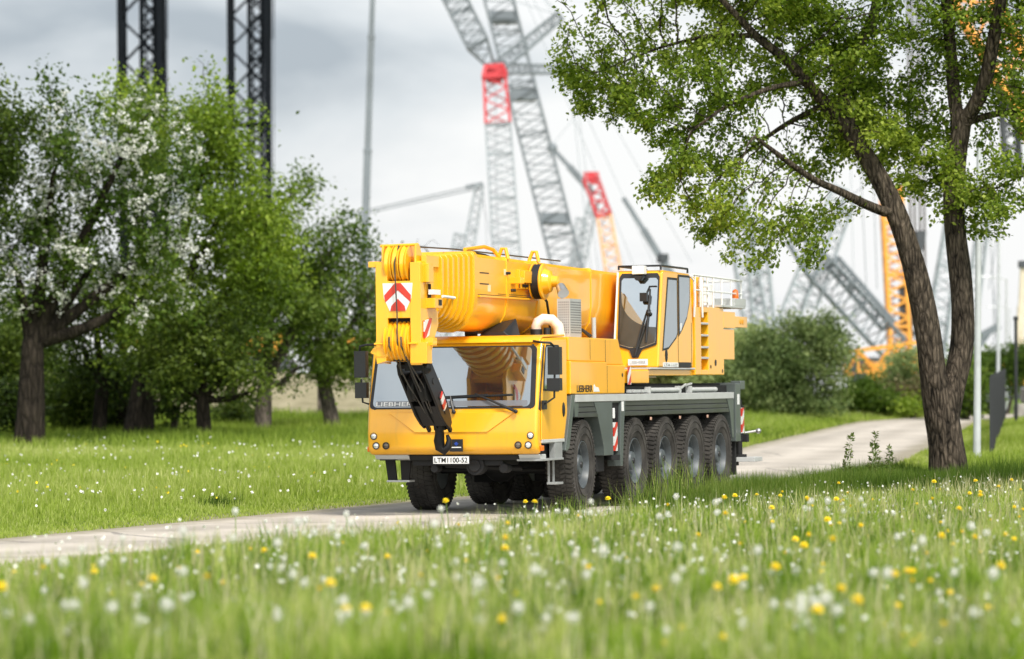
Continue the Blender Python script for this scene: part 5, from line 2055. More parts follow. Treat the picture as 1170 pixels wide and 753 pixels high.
# ---- bushes beyond the bend
def bush(name, label, px, Y, crown, nattr, leafmat, leaf=.15, per=9, tint0=.5, group='bushes beyond the bend of the road', stems=5, zbase=None, spread=.27):
    s = Y / FPX
    b0 = at(px, 480, Y)
    gz = tz(b0.x, Y)
    limbs, E = [], []
    for k, (cx_, cy_, rx, ry, rd) in enumerate(crown):
        p = at(cx_, cy_, Y)
        dy = random.uniform(-.5, .5) * rd * .4
        E.append(((p.x, Y + dy, p.z), (rx * s, rd, ry * s), rx * ry * rd))
        limbs.append([((b0.x, Y, gz - .1), .09), ((b0.x * .4 + p.x * .6, Y + dy * .6, gz * .5 + p.z * .5), .06), ((p.x, Y + dy, p.z), .03)])
    E = clumps(E, 9, .42)
    return make_tree(name, label, limbs, E, nattr, leaf, per * 6, leafmat, 'bark_grey', cat='bush', group=group, clump=.6, aspect=.6, step=.28, di=2.4, dk=.32, spread=spread, r0=.008, leaf_r=.02, tint0=tint0, shell=.3)


bush('bush', 'big dense dark green bush right behind the crane tail', 905, 128, [(905, 420, 58, 48, 2.2), (935, 395, 38, 40, 1.6), (880, 440, 45, 35, 1.8), (945, 440, 30, 36, 1.5), (910, 380, 30, 26, 1.2), (900, 462, 55, 18, 1.8)], 1250, 'leaf_blue', leaf=.125, tint0=.52, per=13)
bush('willow_bush', 'paler grey-green bush between the crane tail and the dense dark one', 850, 134, [(850, 430, 45, 45, 2.0), (842, 395, 30, 30, 1.4), (868, 410, 28, 40, 1.4), (820, 440, 35, 40, 1.5)], 800, 'leaf_blue', tint0=.85, per=9)
bush('bush', 'low olive bush at the outer side of the bend', 988, 138, [(985, 452, 28, 25, 1.6), (1005, 460, 25, 18, 1.4), (965, 462, 22, 18, 1.2)], 460, 'leaf_mid', tint0=.45)
bush('willow_bush', 'light grey-green bush below the slanted lattice boom', 1030, 142, [(1030, 420, 26, 25, 1.4), (1045, 440, 25, 22, 1.3), (1015, 440, 18, 20, 1.2)], 430, 'leaf_blue', tint0=.72)
bush('bush', 'brown leafless-looking scrub on the bank behind the two stems', 1040, 139, [(1035, 455, 30, 22, 1.4), (1060, 450, 25, 24, 1.4)], 380, 'leaf_brown', tint0=.35)
bush('bush', 'small fresh green bush at the foot of the brown bank', 1045, 136, [(1045, 470, 18, 13, 1.0)], 190, 'leaf_bright', tint0=.5)
bush('bush', 'green bush between the right stem and the lamp post', 1104, 132, [(1095, 430, 25, 35, 1.6), (1112, 450, 20, 28, 1.4), (1085, 460, 25, 22, 1.4)], 420, 'leaf_mid', tint0=.5)
bush('bush', 'dark hedge bush behind the fence', 1150, 150, [(1130, 420, 30, 25, 1.8), (1165, 415, 30, 28, 1.8)], 360, 'leaf_mid', tint0=.35)
bush('bush', 'olive thicket behind the crane at the far roadside', 795, 140, [(790, 440, 50, 35, 2.0), (760, 430, 40, 40, 1.6)], 500, 'leaf_olive', tint0=.4)
for (px, Y, cr, lab) in ((22, 98, [(15, 462, 40, 26, 1.5)], 'low shrub at the left edge between the shaded trunks'), (84, 101, [(84, 462, 34, 24, 1.4), (100, 445, 24, 22, 1.2)], 'low shrub right behind the trunk of the blossoming tree'),
                         (122, 104, [(125, 468, 28, 20, 1.3)], 'low shrub just left of the tall tree trunk'), (196, 101, [(198, 462, 32, 22, 1.3), (210, 440, 26, 22, 1.2)], 'low shrub between the tall tree and the low dark tree'), (262, 112, [(268, 470, 26, 14, 1.2)], 'smallest low shrub right of the low dark tree')):
    bush('undergrowth_shrub', lab, px, Y, cr, 260, 'leaf_dark', tint0=.42, group='undergrowth below the orchard trees')
# tall weeds in front of the road
M['weed'] = leaf_mat('weed_leaves', (.05, .085, .02), (.12, .17, .04), (.22, .26, .08), .4, .5)
def weed(x, y, h, label):
    mb = MB()
    z = tz(x, y)
    ln = random.uniform(-.1, .1)
    P = [Vector((ln * t * t * h, 0, t * h)) for t in (0, .25, .5, .75, 1)]
    root = empty('tall_weed', (x, y, z))
    tag(root, label, 'weed', 'tall weeds on the verge')
    mb.tube(P, [.007, .006, .005, .004, .002], 5)
    mb.build('stem', 'stem', root)
    C, D = [], []
    for k in range(150):
        t = random.uniform(.15, 1)
        q = P[0].lerp(P[4], t)
        a = random.uniform(0, 6.28)
        rr = .17 * (1.15 - t) * random.uniform(.2, 1)
        C.append((ln * t * t * h + math.cos(a) * rr * .6, math.sin(a) * rr * .6, t * h + rr * .4))
        D.append((math.cos(a), math.sin(a), .4))
    V, F, T = leaf_cloud(np.array(C), rng.uniform(.05, .10, 150), rng.uniform(.1, .9, 150), .1, .4, dirs=np.array(D))
    np_mesh('leaf', V, [(3, F)], 'weed', tint=T, parent=root)
for (px, y, h, lab) in ((967, 58.5, 1.05, 'tall thin weed left of a pair on the verge before the road'), (996, 58.8, 1.10, 'bushy tall weed on the verge, middle of the group'), (1017, 59.5, .85, 'reddish weed closest to the two-stemmed tree'), (1004, 59.2, .95, 'shorter weed leaning beside the bushy one')):
    p = at(px, 550, y)
    weed(p.x, y, h, lab)
p = at(250, 578, 55)
k = 260
P = np.stack([rng.normal(p.x, .16, k), rng.normal(55, .3, k)], 1)
o = blades('grass_clump', P, rng.uniform(.1, .3, k), rng.uniform(.008, .014, k), 'grass_tall', .12 + rng.normal(0, .08, k), .5, 'dark green grass clump in the meadow left of the road')

# ================================================================== lamp posts and fence
def lamp(px, Y, h, arm, label, reach=1.5):
    p = at(px, 500, Y)
    z = tz(p.x, Y)
    root = empty('street_lamp', (p.x, Y, z))
    tag(root, label, 'street lamp', 'lamp posts along the fence')
    mb = MB()
    mb.cyl((0, 0, -.1), (0.07, 0, h), .085, .05, n=14)
    mb.cyl((0, 0, 0), (0, 0, .25), .10, n=14)
    mb.build('pole', 'galv', root)
    if arm:
        mb = MB()
        mb.tube([(.07, 0, h - .05), (-.3, 0, h + .06), (-reach * .6, 0, h + .1)], .03, 8)
        mb.build('arm', 'galv', root)
        mb = MB()
        mb.hexa([(-reach - .1, -.13, h + .08), (-reach * .5, -.10, h + .06), (-reach * .5, .10, h + .06), (-reach - .1, .13, h + .08), (-reach - .05, -.10, h + .17), (-reach * .5, -.06, h + .16), (-reach * .5, .06, h + .16), (-reach - .05, .10, h + .17)])
        mb.build('lamp_head', 'galv', root, bevel=.02)
    return root
lamp(1116, 75, 7.0, True, 'nearest lamp post, its tall grey pole rising into the leaves of the two-stemmed tree')
lamp(1140, 134, 7.0, True, 'second lamp post from the front, with an arm to the left, behind the fence end')
lamp(1149, 187, 7.0, True, 'third lamp post, its arm lower in view than the second')
lamp(1153, 252, 7.0, True, 'farthest and smallest lamp post in the row')
fence = empty('mesh_fence', (10.67, 78, 0))
tag(fence, 'dark grey welded mesh fence running away beside the lamp posts', 'fence')
mbp = MB()
for k in range(26):
    y = k * 2.4
    x = y * .146
    z = tz(10.67 + x, 78 + y)
    mbp.box(x - .03, x + .03, y - .03, y + .03, z - .1, z + 1.93)
    p_ = mbp.build('post', 'fence', fence)
    mbp = MB()
    if k < 25:
        x1, y1 = (k + 1) * 2.4 * .146, (k + 1) * 2.4
        z1 = tz(10.67 + x1, 78 + y1)
        mp_ = MB()
        for q in range(1, 25):
            f = q / 25
            mp_.bar((x + (x1 - x) * f, y + (y1 - y) * f, z + .05), (x + (x1 - x) * f, y + (y1 - y) * f, z + 1.85), .009 + .006)
        for q in range(10):
            zz = .08 + q * .195
            mp_.bar((x - .01, y, z + zz), (x1 - .01, y1, z1 + zz), .016)
        mp_.build('panel', 'fence', fence)
mbp.bm.free()
# thin dark mast with a stone stack at the right edge
st = empty('marker_post', (at(1161, 480, 120).x, 120, tz(at(1161, 480, 120).x, 120)))
tag(st, 'thin dark post at the right edge behind the fence', 'post')
mb = MB(); mb.cyl((0, 0, -.1), (0, 0, 3.6), .06, n=10); mb.build('pole', 'fence', st)
mb = MB(); mb.box(-.08, .08, -.08, .08, 3.6, 3.75); mb.build('cap', 'fence', st, bevel=.02)
for k, (px, dz, w_, lab) in enumerate(((1163, .0, 1.3, 'lowest pale stone block of the stack at the right edge'), (1167, .62, 1.1, 'middle pale stone block of the stack at the right edge'), (1170, 1.24, .9, 'topmost pale stone block of the stack at the right edge'))):
    p = at(px, 480, 138)
    mb = MB()
    mb.box(-w_, w_, -.6, .6, 0, .60)
    o = mb.build('stone_block', 'stone', None, bevel=.08, seg=3)
    o.location = (p.x + 1.2, 138 + .1 * k, tz(p.x + 1.2, 138) + dz - .05)
    o.rotation_euler = (0, 0, .15 * k)
    tag(o, lab, 'stone block')

# ================================================================== cranes in the yard behind
def lattice(mb, p0, p1, w0, w1=None, seg=None, rc=.06, rl=.03, d0=None, d1=None, cap=True):
    """four-chord lattice boom between two points, with zigzag lacing on its four faces"""
    p0, p1 = Vector(p0), Vector(p1)
    w1 = w0 if w1 is None else w1
    d0 = w0 if d0 is None else d0
    d1 = w1 if d1 is None else d1
    ax_ = (p1 - p0)
    L_ = ax_.length
    ax_.normalize()
    s = ax_.cross(Vector((0, 1, 0)))
    if s.length < .1: s = Vector((1, 0, 0))
    s.normalize()
    t = ax_.cross(s).normalized()
    seg = seg or max(2, int(L_ / (max(w0, w1) * .95)))
    def corner(f, a, b):
        return p0 + ax_ * (L_ * f) + s * (a * (w0 + (w1 - w0) * f) / 2) + t * (b * (d0 + (d1 - d0) * f) / 2)
    cs = [(-1, -1), (1, -1), (1, 1), (-1, 1)]
    for a, b in cs:
        mb.bar(corner(0, a, b), corner(1, a, b), rc * 2)
    for k in range(seg):
        f0, f1 = k / seg, (k + 1) / seg
        for q in range(4):
            c0, c1 = cs[q], cs[(q + 1) % 4]
            if k % 2: c0, c1 = c1, c0
            mb.bar(corner(f0, *c0), corner(f1, *c1), rl * 2)
            if k % 6 == 0:
                mb.bar(corner(f0, *c0), corner(f0, *c1), rl * 2.4)
    for q in range(4):
        mb.bar(corner(1, *cs[q]), corner(1, *cs[(q + 1) % 4]), rc * 2)


def undercarriage(root, mat='lat_dark', upper='lat_orange', s=1.0):
    """crawler base: two tracks, turntable, machinery house and counterweight"""
    mb = MB()
    for q in (-1, 1):
        mb.prism([(-4.2 * s, .45 * s), (-3.7 * s, 0), (3.7 * s, 0), (4.2 * s, .45 * s), (4.2 * s, .75 * s), (3.7 * s, 1.2 * s), (-3.7 * s, 1.2 * s), (-4.2 * s, .75 * s)], 'x', (q * 2.6 - .5) * s, (q * 2.6 + .5) * s)
    mb.box(-2.2 * s, 2.2 * s, -1.2 * s, 1.2 * s, .6 * s, 1.1 * s)
    mb.cyl((0, 0, 1.1 * s), (0, 0, 1.4 * s), 1.2 * s, n=20)
    mb.build('crawler_track', mat, root, bevel=.05)
    mb = MB()
    mb.box(-1.5 * s, 1.5 * s, -1.0 * s, 5.2 * s, 1.4 * s, 2.9 * s)
    mb.box(1.6 * s, 2.6 * s, -1.6 * s, .4 * s, 1.5 * s, 3.2 * s)
    mb.build('machinery_house', upper, root, bevel=.06)
    mb = MB()
    mb.box(-2.4 * s, 2.4 * s, 5.2 * s, 6.4 * s, 1.4 * s, 3.3 * s)
    mb.build('counterweight', mat, root, bevel=.06)


def yard_crane(name, label, px, Y, cat='crane', base=True, upper='lat_orange', group=None):
    p = at(px, 470, Y)
    root = empty(name, (p.x, Y, tz(p.x, Y)))
    tag(root, label, cat, group)
    if base:
        undercarriage(root, upper=upper)
    return root


def rel(root, px, py, Y=None):
    Y = root.location.y if Y is None else Y
    return at(px, py, Y) - root.location


def rel_ground(root, px, dz=2.0):
    p = rel(root, px, 455)
    return Vector((p.x, 0, dz))


# dark tower cranes on the left
for (px, Y, top, bot, w, lab) in ((165, 235, (161, -70), (167, 440), 2.65, 'dark lattice tower rising behind the blossoming tree, left of the other dark tower'),
                                 (287, 262, (284, -70), (291, 440), 2.75, 'dark lattice tower with its lower half fading grey, right of the other dark tower')):
    c = yard_crane('lattice_tower_crane', lab, px, Y)
    mb = MB()
    lattice(mb, rel_ground(c, px), rel(c, *top), w, w, None, .17, .085)
    mb.build('boom', 'lat_black', c)
    mb = MB()
    lattice(mb, rel_ground(c, px + 6), rel(c, top[0] + 8, top[1]), w * .34, w * .34, None, .10, .07)
    mb.build('ladder', 'lat_black', c)
    mb = MB()
    for dx in (24, 27, 30):
        mb.bar(rel(c, px + dx - 4, 440), rel(c, px + dx - 4, 45), .05)
        mb.bar(rel(c, px + dx - 4, 45), rel(c, px + dx - 4, -70), .09)
    for dx in (-2, 4):
        mb.bar(rel(c, px + dx, 440), rel(c, px + dx - 2, -70), .12)
    mb.build('pendant_rope', 'lat_black', c)

# slim telescopic mast
c = yard_crane('telescopic_crane', 'slim grey telescopic mast standing alone left of the red-topped crane', 416, 255)
for k, (a, b, w) in enumerate(((470, 300, .62), (300, 170, .54), (170, 40, .46), (40, -80, .38))):
    mb = MB()
    x = lambda y: 425.5 - (y / 300) * 9.5
    p0, p1 = rel(c, x(a), a), rel(c, x(b), b)
    mb.bar(p0, p1, w)
    mb.bar(p1 - (p1 - p0).normalized() * .3, p1, w * 1.12)
    mb.build('boom_section', 'lat_grey', c)

# red-topped crane with its luffing jib
c = yard_crane('luffing_crane', 'tall pale lattice crane with a red head section and a jib leaning left', 588, 285)
mb = MB()
lattice(mb, rel_ground(c, 588), rel(c, 569, 142), 2.35, 2.0, 34, .085, .042)
mb.build('boom', 'lat_pale', c)
mb = MB()
lattice(mb, rel(c, 569, 141), rel(c, 565, 88), 2.0, 1.75, 4, .11, .06)
lattice(mb, rel(c, 565, 88), rel(c, 564, 76), 1.8, 1.3, 2, .16, .12)
p = rel(c, 565, 86)
mb.box(p.x - .6, p.x + .6, -.6, .6, p.z - .6, p.z + .5)
mb.build('boom_head', 'lat_red', c)
mb = MB()
lattice(mb, rel(c, 562, 76), rel(c, 546, 50), .5, 1.7, 3, .10, .05)
lattice(mb, rel(c, 546, 50), rel(c, 508, -25), 1.75, 1.75, 12, .10, .055)
lattice(mb, rel(c, 508, -25), rel(c, 470, -100), 1.75, 1.2, 12, .10, .055)
mb.build('jib', 'lat_grey', c)
mb = MB()
lattice(mb, rel(c, 568, 78), rel(c, 655, 80), .8, .55, 12, .09, .05)
lattice(mb, rel(c, 570, 76), rel(c, 640, 18), 1.0, .7, 14, .09, .05)
mb.build('strut', 'lat_grey', c)
mb = MB()
for a, b in (((640, 18), (545, -90)), ((655, 80), (640, 18)), ((655, 80), (700, 440)), ((650, 80), (690, 440)), ((566, 100), (570, 440)), ((508, -25), (640, 18))):
    mb.bar(rel(c, *a), rel(c, *b), .06)
mb.build('pendant_rope', 'lat_pale', c)

# the big grey lattice boom beside it
c = yard_crane('lattice_boom_crane', 'long grey lattice boom leaning left, crossing behind the red-topped crane', 652, 300, upper='lat_orange')
mb = MB()
lattice(mb, rel_ground(c, 690), rel(c, 668, 385), 2.0, 2.5, 4, .09, .045)
lattice(mb, rel(c, 668, 385), rel(c, 560, -40), 2.5, 2.4, 44, .095, .045)
lattice(mb, rel(c, 560, -40), rel(c, 545, -100), 2.4, 1.6, 6, .12, .06)
mb.build('boom', 'lat_grey', c)
for y in (108, 250, 20):
    x = 560 + (y + 40) / 425 * 108
    p = rel(c, x, y)
    mb = MB()
    mb.box(p.x - 1.15, p.x + 1.15, -1.1, 1.1, p.z - .5, p.z + .5)
    mb.build('boom_joint', 'lat_grey', c)
mb = MB()
for a, b in (((585, -40), (735, 330)), ((592, -40), (760, 330)), ((575, -40), (665, 330)), ((600, -40), (790, 300))):
    mb.bar(rel(c, *a), rel(c, *b), .05)
mb.build('pendant_rope', 'lat_pale', c)

# small derrick with a long guy to the left
c = yard_crane('derrick_crane', 'pale slim derrick mast with guy lines slanting down to the left behind the boom', 522, 270)
mb = MB()
lattice(mb, rel_ground(c, 512), rel(c, 548, 212), 1.25, .6, 24, .07, .04)
lattice(mb, rel_ground(c, 500), rel(c, 526, 268), 1.2, .9, 20, .07, .04)
mb.build('mast', 'lat_pale', c)
mb = MB()
mb.bar(rel(c, 552, 210), rel(c, 390, 247), .10)
mb.bar(rel(c, 548, 215), rel(c, 390, 250), .10)
mb.bar(rel(c, 552, 210), rel(c, 532, 214), .3)
for a, b in (((552, 212), (560, 330)), ((548, 214), (575, 330))):
    mb.bar(rel(c, *a), rel(c, *b), .04)
mb.build('pendant_rope', 'lat_grey', c)

# red and orange crane in the middle distance
c = yard_crane('red_headed_crane', 'pale orange lattice crane with a red upper section, just above the stowed boom', 705, 320, upper='lat_pale_orange')
mb = MB()
lattice(mb, rel_ground(c, 722), rel(c, 690, 246), 1.7, 1.25, 22, .10, .06)
mb.build('boom', 'lat_pale_orange', c)
mb = MB()
lattice(mb, rel(c, 690, 246), rel(c, 675, 204), 1.25, 1.3, 4, .14, .09)
p = rel(c, 673, 203)
mb.box(p.x - .5, p.x + .9, -.7, .7, p.z - .4, p.z + .5)
mb.build('boom_head', 'lat_red', c)
mb = MB()
for a, b in (((683, 200), (720, 330)), ((690, 230), (690, 330))):
    mb.bar(rel(c, *a), rel(c, *b), .05)
mb.build('pendant_rope', 'lat_pale', c)

c = yard_crane('lattice_boom_crane', 'pale lattice mast leaning right beneath a dark slanted jib, left of the red-headed crane', 655, 330, upper='lat_pale')
mb = MB()
lattice(mb, rel_ground(c, 628), rel(c, 679, 228), 1.7, .9, 26, .09, .05)
lattice(mb, rel_ground(c, 640), rel(c, 664, 250), 1.4, .9, 24, .08, .05)
mb.build('mast', 'lat_pale', c)
mb = MB()
mb.bar(rel(c, 629, 167), rel(c, 650, 190), .42)
mb.bar(rel(c, 650, 190), rel(c, 678, 222), .62)
p = rel(c, 631, 169)
mb.ball(p, .5, 2)
mb.build('jib', 'lat_grey', c)
mb = MB()
for a, b in (((629, 168), (585, 120)), ((629, 168), (668, 120))):
    mb.bar(rel(c, *a), rel(c, *b), .05)
mb.build('pendant_rope', 'lat_pale', c)

c = yard_crane('telescopic_crane', 'dark slanted telescopic boom falling to the right, above the middle of the stowed boom', 762, 290)
for (a, b, w) in (((712, 226), (735, 262), .38), ((735, 262), (758, 300), .55), ((758, 300), (815, 395), .7)):
    mb = MB()
    mb.bar(rel(c, *a), rel(c, *b), w)
    mb.build('boom_section', 'lat_grey', c)
mb = MB()
mb.cyl(rel(c, 757, 290), rel(c, 757, 300), .5, n=12)
mb.build('boom_head', 'lat_dark', c)

# lattice masts right of the operator cab
c = yard_crane('lattice_boom_crane', 'pale pair of lattice legs behind the railing of the crane', 855, 280, upper='lat_pale')
mb = MB()
lattice(mb, rel_ground(c, 874), rel(c, 838, 215), 2.0, 1.5, 20, .10, .06)
lattice(mb, rel_ground(c, 878), rel(c, 862, 250), 1.8, 1.5, 18, .10, .06)
mb.build('boom', 'lat_pale', c)
mb = MB()
for a in (845, 866, 960, 978):
    mb.bar(rel(c, a, 440), rel(c, a - 8, 100), .05)
mb.build('pendant_rope', 'lat_pale', c)

c = yard_crane('lattice_boom_crane', 'grey lattice boom slanting down to the right above the willow bush', 1020, 225, upper='lat_orange')
mb = MB()
lattice(mb, rel(c, 1022, 398), rel(c, 938, 308), 1.75, 1.75, 12, .08, .042)
lattice(mb, rel(c, 938, 308), rel(c, 905, 272), 1.75, .8, 4, .09, .05)
mb.build('boom', 'lat_grey', c)
mb = MB()
lattice(mb, rel(c, 1015, 372), rel(c, 952, 300), .9, .9, 9, .10, .06)
mb.build('strut', 'lat_grey', c)
mb = MB()
lattice(mb, rel(c, 893, 385), rel(c, 960, 215), 1.3, .9, 18, .07, .04)
lattice(mb, rel(c, 925, 350), rel(c, 972, 225), .9, .7, 14, .07, .04)
mb.build('mast', 'lat_pale', c)
mb = MB()
for a, b in (((990, 330), (978, 80)), ((1002, 330), (994, 80)), ((905, 272), (1005, 200))):
    mb.bar(rel(c, *a), rel(c, *b), .045)
mb.build('pendant_rope', 'lat_grey', c)

c = yard_crane('lattice_tower_crane', 'upright orange lattice tower seen left of the leaning stem', 1026, 240, upper='lat_orange')
mb = MB()
lattice(mb, rel_ground(c, 1030), rel(c, 1018, 215), 1.3, 1.3, 22, .13, .08)
mb.build('boom', 'lat_orange', c)
mb = MB()
for x in (1042, 1047, 1053, 1058):
    mb.bar(rel(c, x, 390), rel(c, x - 6, -60), .14)
mb.build('hoist_rope', simple('brown_rope', (.05, .035, .03), .7), c)
mb = MB()
p = rel(c, 1052, 272)
mb.prism([(p.x - .35, p.z + .5), (p.x + .35, p.z + .5), (p.x + .3, p.z - .2), (p.x + .1, p.z - .9), (p.x - .1, p.z - .9), (p.x - .3, p.z - .2)], 'y', -.3, .3)
mb.build('hook_block', 'lat_dark', c)
mb = MB()
p = rel(c, 1042, 380)
mb.prism([(p.x - 1.0, p.z + .3), (p.x + .6, p.z + .1), (p.x + .7, p.z - .3), (p.x - .4, p.z - .2)], 'y', -.3, .3)
mb.build('winch_frame', 'lat_dark', c)
mb = MB()
p = rel(c, 1038, 345)
mb.box(p.x - .6, p.x + .5, -.5, .5, p.z - 1.6, p.z + 1.2)
mb.build('boom_foot', 'lat_dark', c)

c = yard_crane('lattice_boom_crane', 'heavy orange lattice boom slanting down behind the leaves at the top right', 1300, 175, upper='lat_orange')
mb = MB()
lattice(mb, rel(c, 1330, 420), rel(c, 1180, 118), 1.95, 1.95, 12, .13, .08)
lattice(mb, rel(c, 1180, 118), rel(c, 1088, -40), 1.95, 1.8, 6, .13, .08)
lattice(mb, rel(c, 1088, -40), rel(c, 1040, -120), 1.8, 1.2, 3, .12, .07)
mb.build('boom', 'lat_orange', c)
mb = MB()
lattice(mb, rel(c, 1158, 200), rel(c, 1150, 95), .7, .7, 8, .10, .06)
mb.build('strut', 'lat_dark', c)

c = yard_crane('lattice_boom_crane', 'pale lattice masts between the right stem and the lamp posts', 1082, 260, upper='lat_pale')
mb = MB()
lattice(mb, rel_ground(c, 1062), rel(c, 1092, 240), 1.6, 1.1, 18, .09, .05)
lattice(mb, rel_ground(c, 1100), rel(c, 1128, 220), 1.1, .7, 20, .07, .04)
mb.build('mast', 'lat_pale', c)
mb = MB()
mb.bar(rel(c, 1118, 385), rel(c, 1142, 372), .5)
mb.bar(rel(c, 1120, 395), rel(c, 1130, 380), .35)
for a, b in (((1128, 220), (1140, 400)), ((1135, 330), (1136, 400)), ((1150, 200), (1130, 330))):
    mb.bar(rel(c, *a), rel(c, *b), .06)
mb.build('strut', 'lat_grey', c)

c = yard_crane('telescopic_crane', 'cream telescopic boom cut off by the right edge above the stones', 1166, 200)
for (a, b, w) in (((1163, 440), (1167, 350), .42), ((1167, 350), (1169, 305), .32)):
    mb = MB()
    mb.bar(rel(c, *a), rel(c, *b), w)
    mb.build('boom_section', simple('cream_paint', (.62, .55, .42), .5), c)
mb = MB()
mb.box(rel(c, 1168, 305).x - .2, rel(c, 1168, 305).x + .5, -.3, .3, rel(c, 1168, 306).z, rel(c, 1168, 298).z)
mb.build('boom_head', 'lat_dark', c)

# boom sections lying in the yard behind the bushes
for (x0, x1, y0, y1, Y, lab) in ((972, 1066, 415, 402, 190, 'yellow lattice section lying behind the willow bush'), (800, 872, 408, 412, 185, 'yellow lattice section lying behind the tail of the crane')):
    p0, p1 = at(x0, y0, Y), at(x1, y1, Y + 3)
    root = empty('boom_segment', ((p0.x + p1.x) / 2, Y, tz((p0.x + p1.x) / 2, Y)))
    tag(root, lab, 'boom section', 'boom sections lying in the yard')
    mb = MB()
    lattice(mb, p0 - root.location, p1 - root.location, 1.25, 1.25, 5, .10, .06)
    mb.build('lattice_frame', 'lat_orange', root)
    for f in (.1, .5, .9):
        q = p0.lerp(p1, f) - root.location
        mb = MB()
        mb.box(q.x - .35, q.x + .35, -.7, .7, -.05, q.z - .6)
        mb.build('trestle', 'lat_dark', root)

# ================================================================== sky and sun
SUN_EL, SUN_AZ = math.radians(52), math.radians(156)     # behind the camera, to the right
world = bpy.data.worlds.new('World')
scene.world = world
world.use_nodes = True
nt = world.node_tree
nt.nodes.clear()
out = N(nt, 'ShaderNodeOutputWorld')
sky = N(nt, 'ShaderNodeTexSky', sky_type='NISHITA')
sky.sun_disc = False
sky.sun_elevation = SUN_EL
sky.sun_rotation = SUN_AZ
sky.air_density = 1.5
sky.dust_density = 2.0
bg1 = N(nt, 'ShaderNodeBackground')
bg1.inputs['Strength'].default_value = .11
nt.links.new(sky.outputs[0], bg1.inputs['Color'])
tc = N(nt, 'ShaderNodeTexCoord')
mp = N(nt, 'ShaderNodeMapping')
mp.inputs['Scale'].default_value = (5.0, 5.0, 15.0)
mp.inputs['Location'].default_value = (0.6, 1.1, 0.35)
nt.links.new(tc.outputs['Generated'], mp.inputs['Vector'])
n1 = N(nt, 'ShaderNodeTexNoise')
n1.inputs['Scale'].default_value = 1.0
n1.inputs['Detail'].default_value = 7
n1.inputs['Roughness'].default_value = .52
n1.inputs['Distortion'].default_value = .3
nt.links.new(mp.outputs[0], n1.inputs['Vector'])
sp = N(nt, 'ShaderNodeSeparateXYZ')
nt.links.new(tc.outputs['Generated'], sp.inputs[0])
# brighter towards the horizon and to the right, heavier grey up to the left
ez = N(nt, 'ShaderNodeMapRange')
ez.inputs['From Min'].default_value = .0
ez.inputs['From Max'].default_value = .16
ez.inputs['To Min'].default_value = .36
ez.inputs['To Max'].default_value = -.12
nt.links.new(sp.outputs['Z'], ez.inputs['Value'])
exx = N(nt, 'ShaderNodeMapRange')
exx.inputs['From Min'].default_value = -.16
exx.inputs['From Max'].default_value = .10
exx.inputs['To Min'].default_value = -.10
exx.inputs['To Max'].default_value = .08
nt.links.new(sp.outputs['X'], exx.inputs['Value'])
nc = N(nt, 'ShaderNodeMath', operation='MULTIPLY_ADD')
nc.inputs[1].default_value = 1.7
nc.inputs[2].default_value = -.35
nt.links.new(n1.outputs['Fac'], nc.inputs[0])
a1 = N(nt, 'ShaderNodeMath', operation='ADD')
nt.links.new(nc.outputs[0], a1.inputs[0])
nt.links.new(ez.outputs[0], a1.inputs[1])
a2 = N(nt, 'ShaderNodeMath', operation='ADD')
nt.links.new(a1.outputs[0], a2.inputs[0])
nt.links.new(exx.outputs[0], a2.inputs[1])
cr = N(nt, 'ShaderNodeValToRGB')
cr.color_ramp.elements[0].position = .30
cr.color_ramp.elements[0].color = (.43, .485, .55, 1)
cr.color_ramp.elements[1].position = .72
cr.color_ramp.elements[1].color = (.95, .96, .97, 1)
e = cr.color_ramp.elements.new(.5)
e.color = (.71, .755, .80, 1)
eyy = N(nt, 'ShaderNodeMapRange')          # added: cloud behind the camera brightened for the glass reflections
eyy.inputs['From Min'].default_value = -.7
eyy.inputs['From Max'].default_value = .0
eyy.inputs['To Min'].default_value = .34
eyy.inputs['To Max'].default_value = 0
nt.links.new(sp.outputs['Y'], eyy.inputs['Value'])
a3 = N(nt, 'ShaderNodeMath', operation='ADD')
nt.links.new(a2.outputs[0], a3.inputs[0])
nt.links.new(eyy.outputs[0], a3.inputs[1])
nt.links.new(a3.outputs[0], cr.inputs['Fac'])
dt = N(nt, 'ShaderNodeVectorMath', operation='DOT_PRODUCT')
nt.links.new(tc.outputs['Generated'], dt.inputs[0])
dt.inputs[1].default_value = (math.sin(SUN_AZ) * math.cos(SUN_EL), math.cos(SUN_AZ) * math.cos(SUN_EL), math.sin(SUN_EL))
gw = N(nt, 'ShaderNodeMapRange', interpolation_type='SMOOTHSTEP')
gw.inputs['From Min'].default_value = .2
gw.inputs['From Max'].default_value = 1.0
gw.inputs['To Min'].default_value = 1.10
gw.inputs['To Max'].default_value = 1.9
nt.links.new(dt.outputs['Value'], gw.inputs['Value'])
bg2 = N(nt, 'ShaderNodeBackground')
zd = N(nt, 'ShaderNodeMapRange', interpolation_type='SMOOTHSTEP')
zd.inputs['From Min'].default_value = .14
zd.inputs['From Max'].default_value = .55
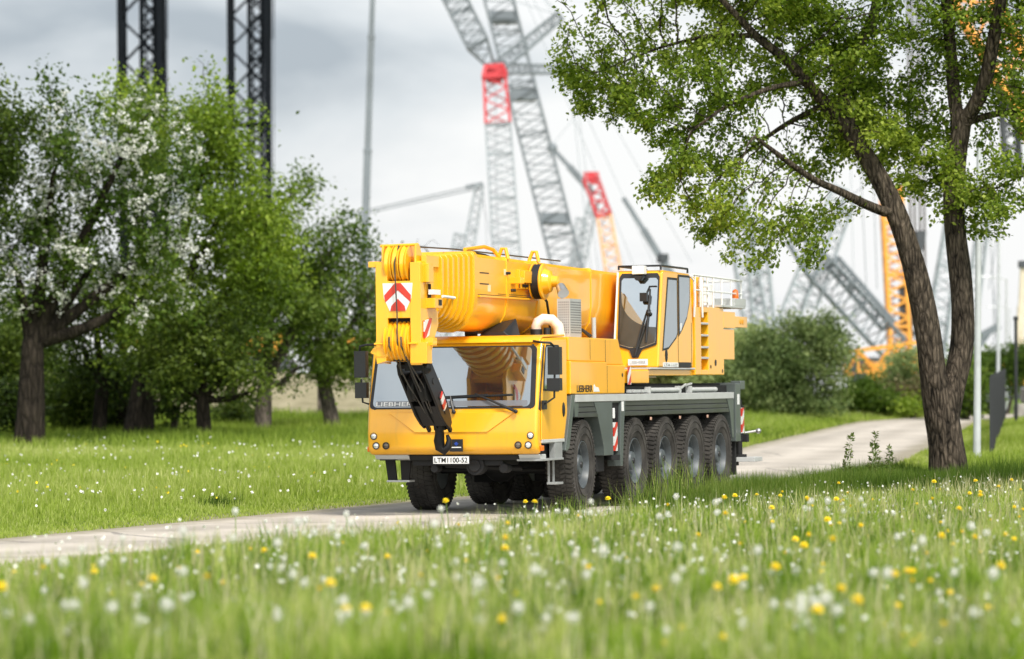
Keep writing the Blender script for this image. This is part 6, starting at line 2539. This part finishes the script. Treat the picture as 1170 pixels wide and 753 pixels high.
zd.inputs['To Min'].default_value = 1.0
zd.inputs['To Max'].default_value = .62
nt.links.new(sp.outputs['Z'], zd.inputs['Value'])
sm_ = N(nt, 'ShaderNodeMath', operation='MULTIPLY')
nt.links.new(gw.outputs[0], sm_.inputs[0])
nt.links.new(zd.outputs[0], sm_.inputs[1])
bk = N(nt, 'ShaderNodeMapRange', interpolation_type='SMOOTHSTEP')   # added: unseen sky behind the camera boosted for reflections and front fill
bk.inputs['From Min'].default_value = -.95
bk.inputs['From Max'].default_value = -.15
bk.inputs['To Min'].default_value = 1.95
bk.inputs['To Max'].default_value = 1.0
nt.links.new(sp.outputs['Y'], bk.inputs['Value'])
sm2 = N(nt, 'ShaderNodeMath', operation='MULTIPLY')
nt.links.new(sm_.outputs[0], sm2.inputs[0])
nt.links.new(bk.outputs[0], sm2.inputs[1])
nt.links.new(sm2.outputs[0], bg2.inputs['Strength'])
nt.links.new(cr.outputs['Color'], bg2.inputs['Color'])
mx = N(nt, 'ShaderNodeMixShader')
mx.inputs[0].default_value = .88
nt.links.new(bg1.outputs[0], mx.inputs[1])
nt.links.new(bg2.outputs[0], mx.inputs[2])
nt.links.new(mx.outputs[0], out.inputs['Surface'])

sl = bpy.data.lights.new('sun', 'SUN')
sl.energy = 4.2
sl.angle = math.radians(11)
sl.color = (1.0, .95, .87)
so = bpy.data.objects.new('sun', sl)
COL.objects.link(so)
d = Vector((math.sin(SUN_AZ) * math.cos(SUN_EL), math.cos(SUN_AZ) * math.cos(SUN_EL), math.sin(SUN_EL)))
so.rotation_euler = (-d).to_track_quat('-Z', 'Y').to_euler()
so.location = (20, -20, 40)

scene.view_settings.view_transform = 'Standard'
scene.view_settings.look = 'None'
scene.view_settings.exposure = 0
scene.render.engine = 'CYCLES'
scene.cycles.use_denoising = True
scene.cycles.max_bounces = 7
scene.cycles.transparent_max_bounces = 6
scene.cycles.transmission_bounces = 3
scene.cycles.glossy_bounces = 3
scene.cycles.sample_clamp_indirect = 6
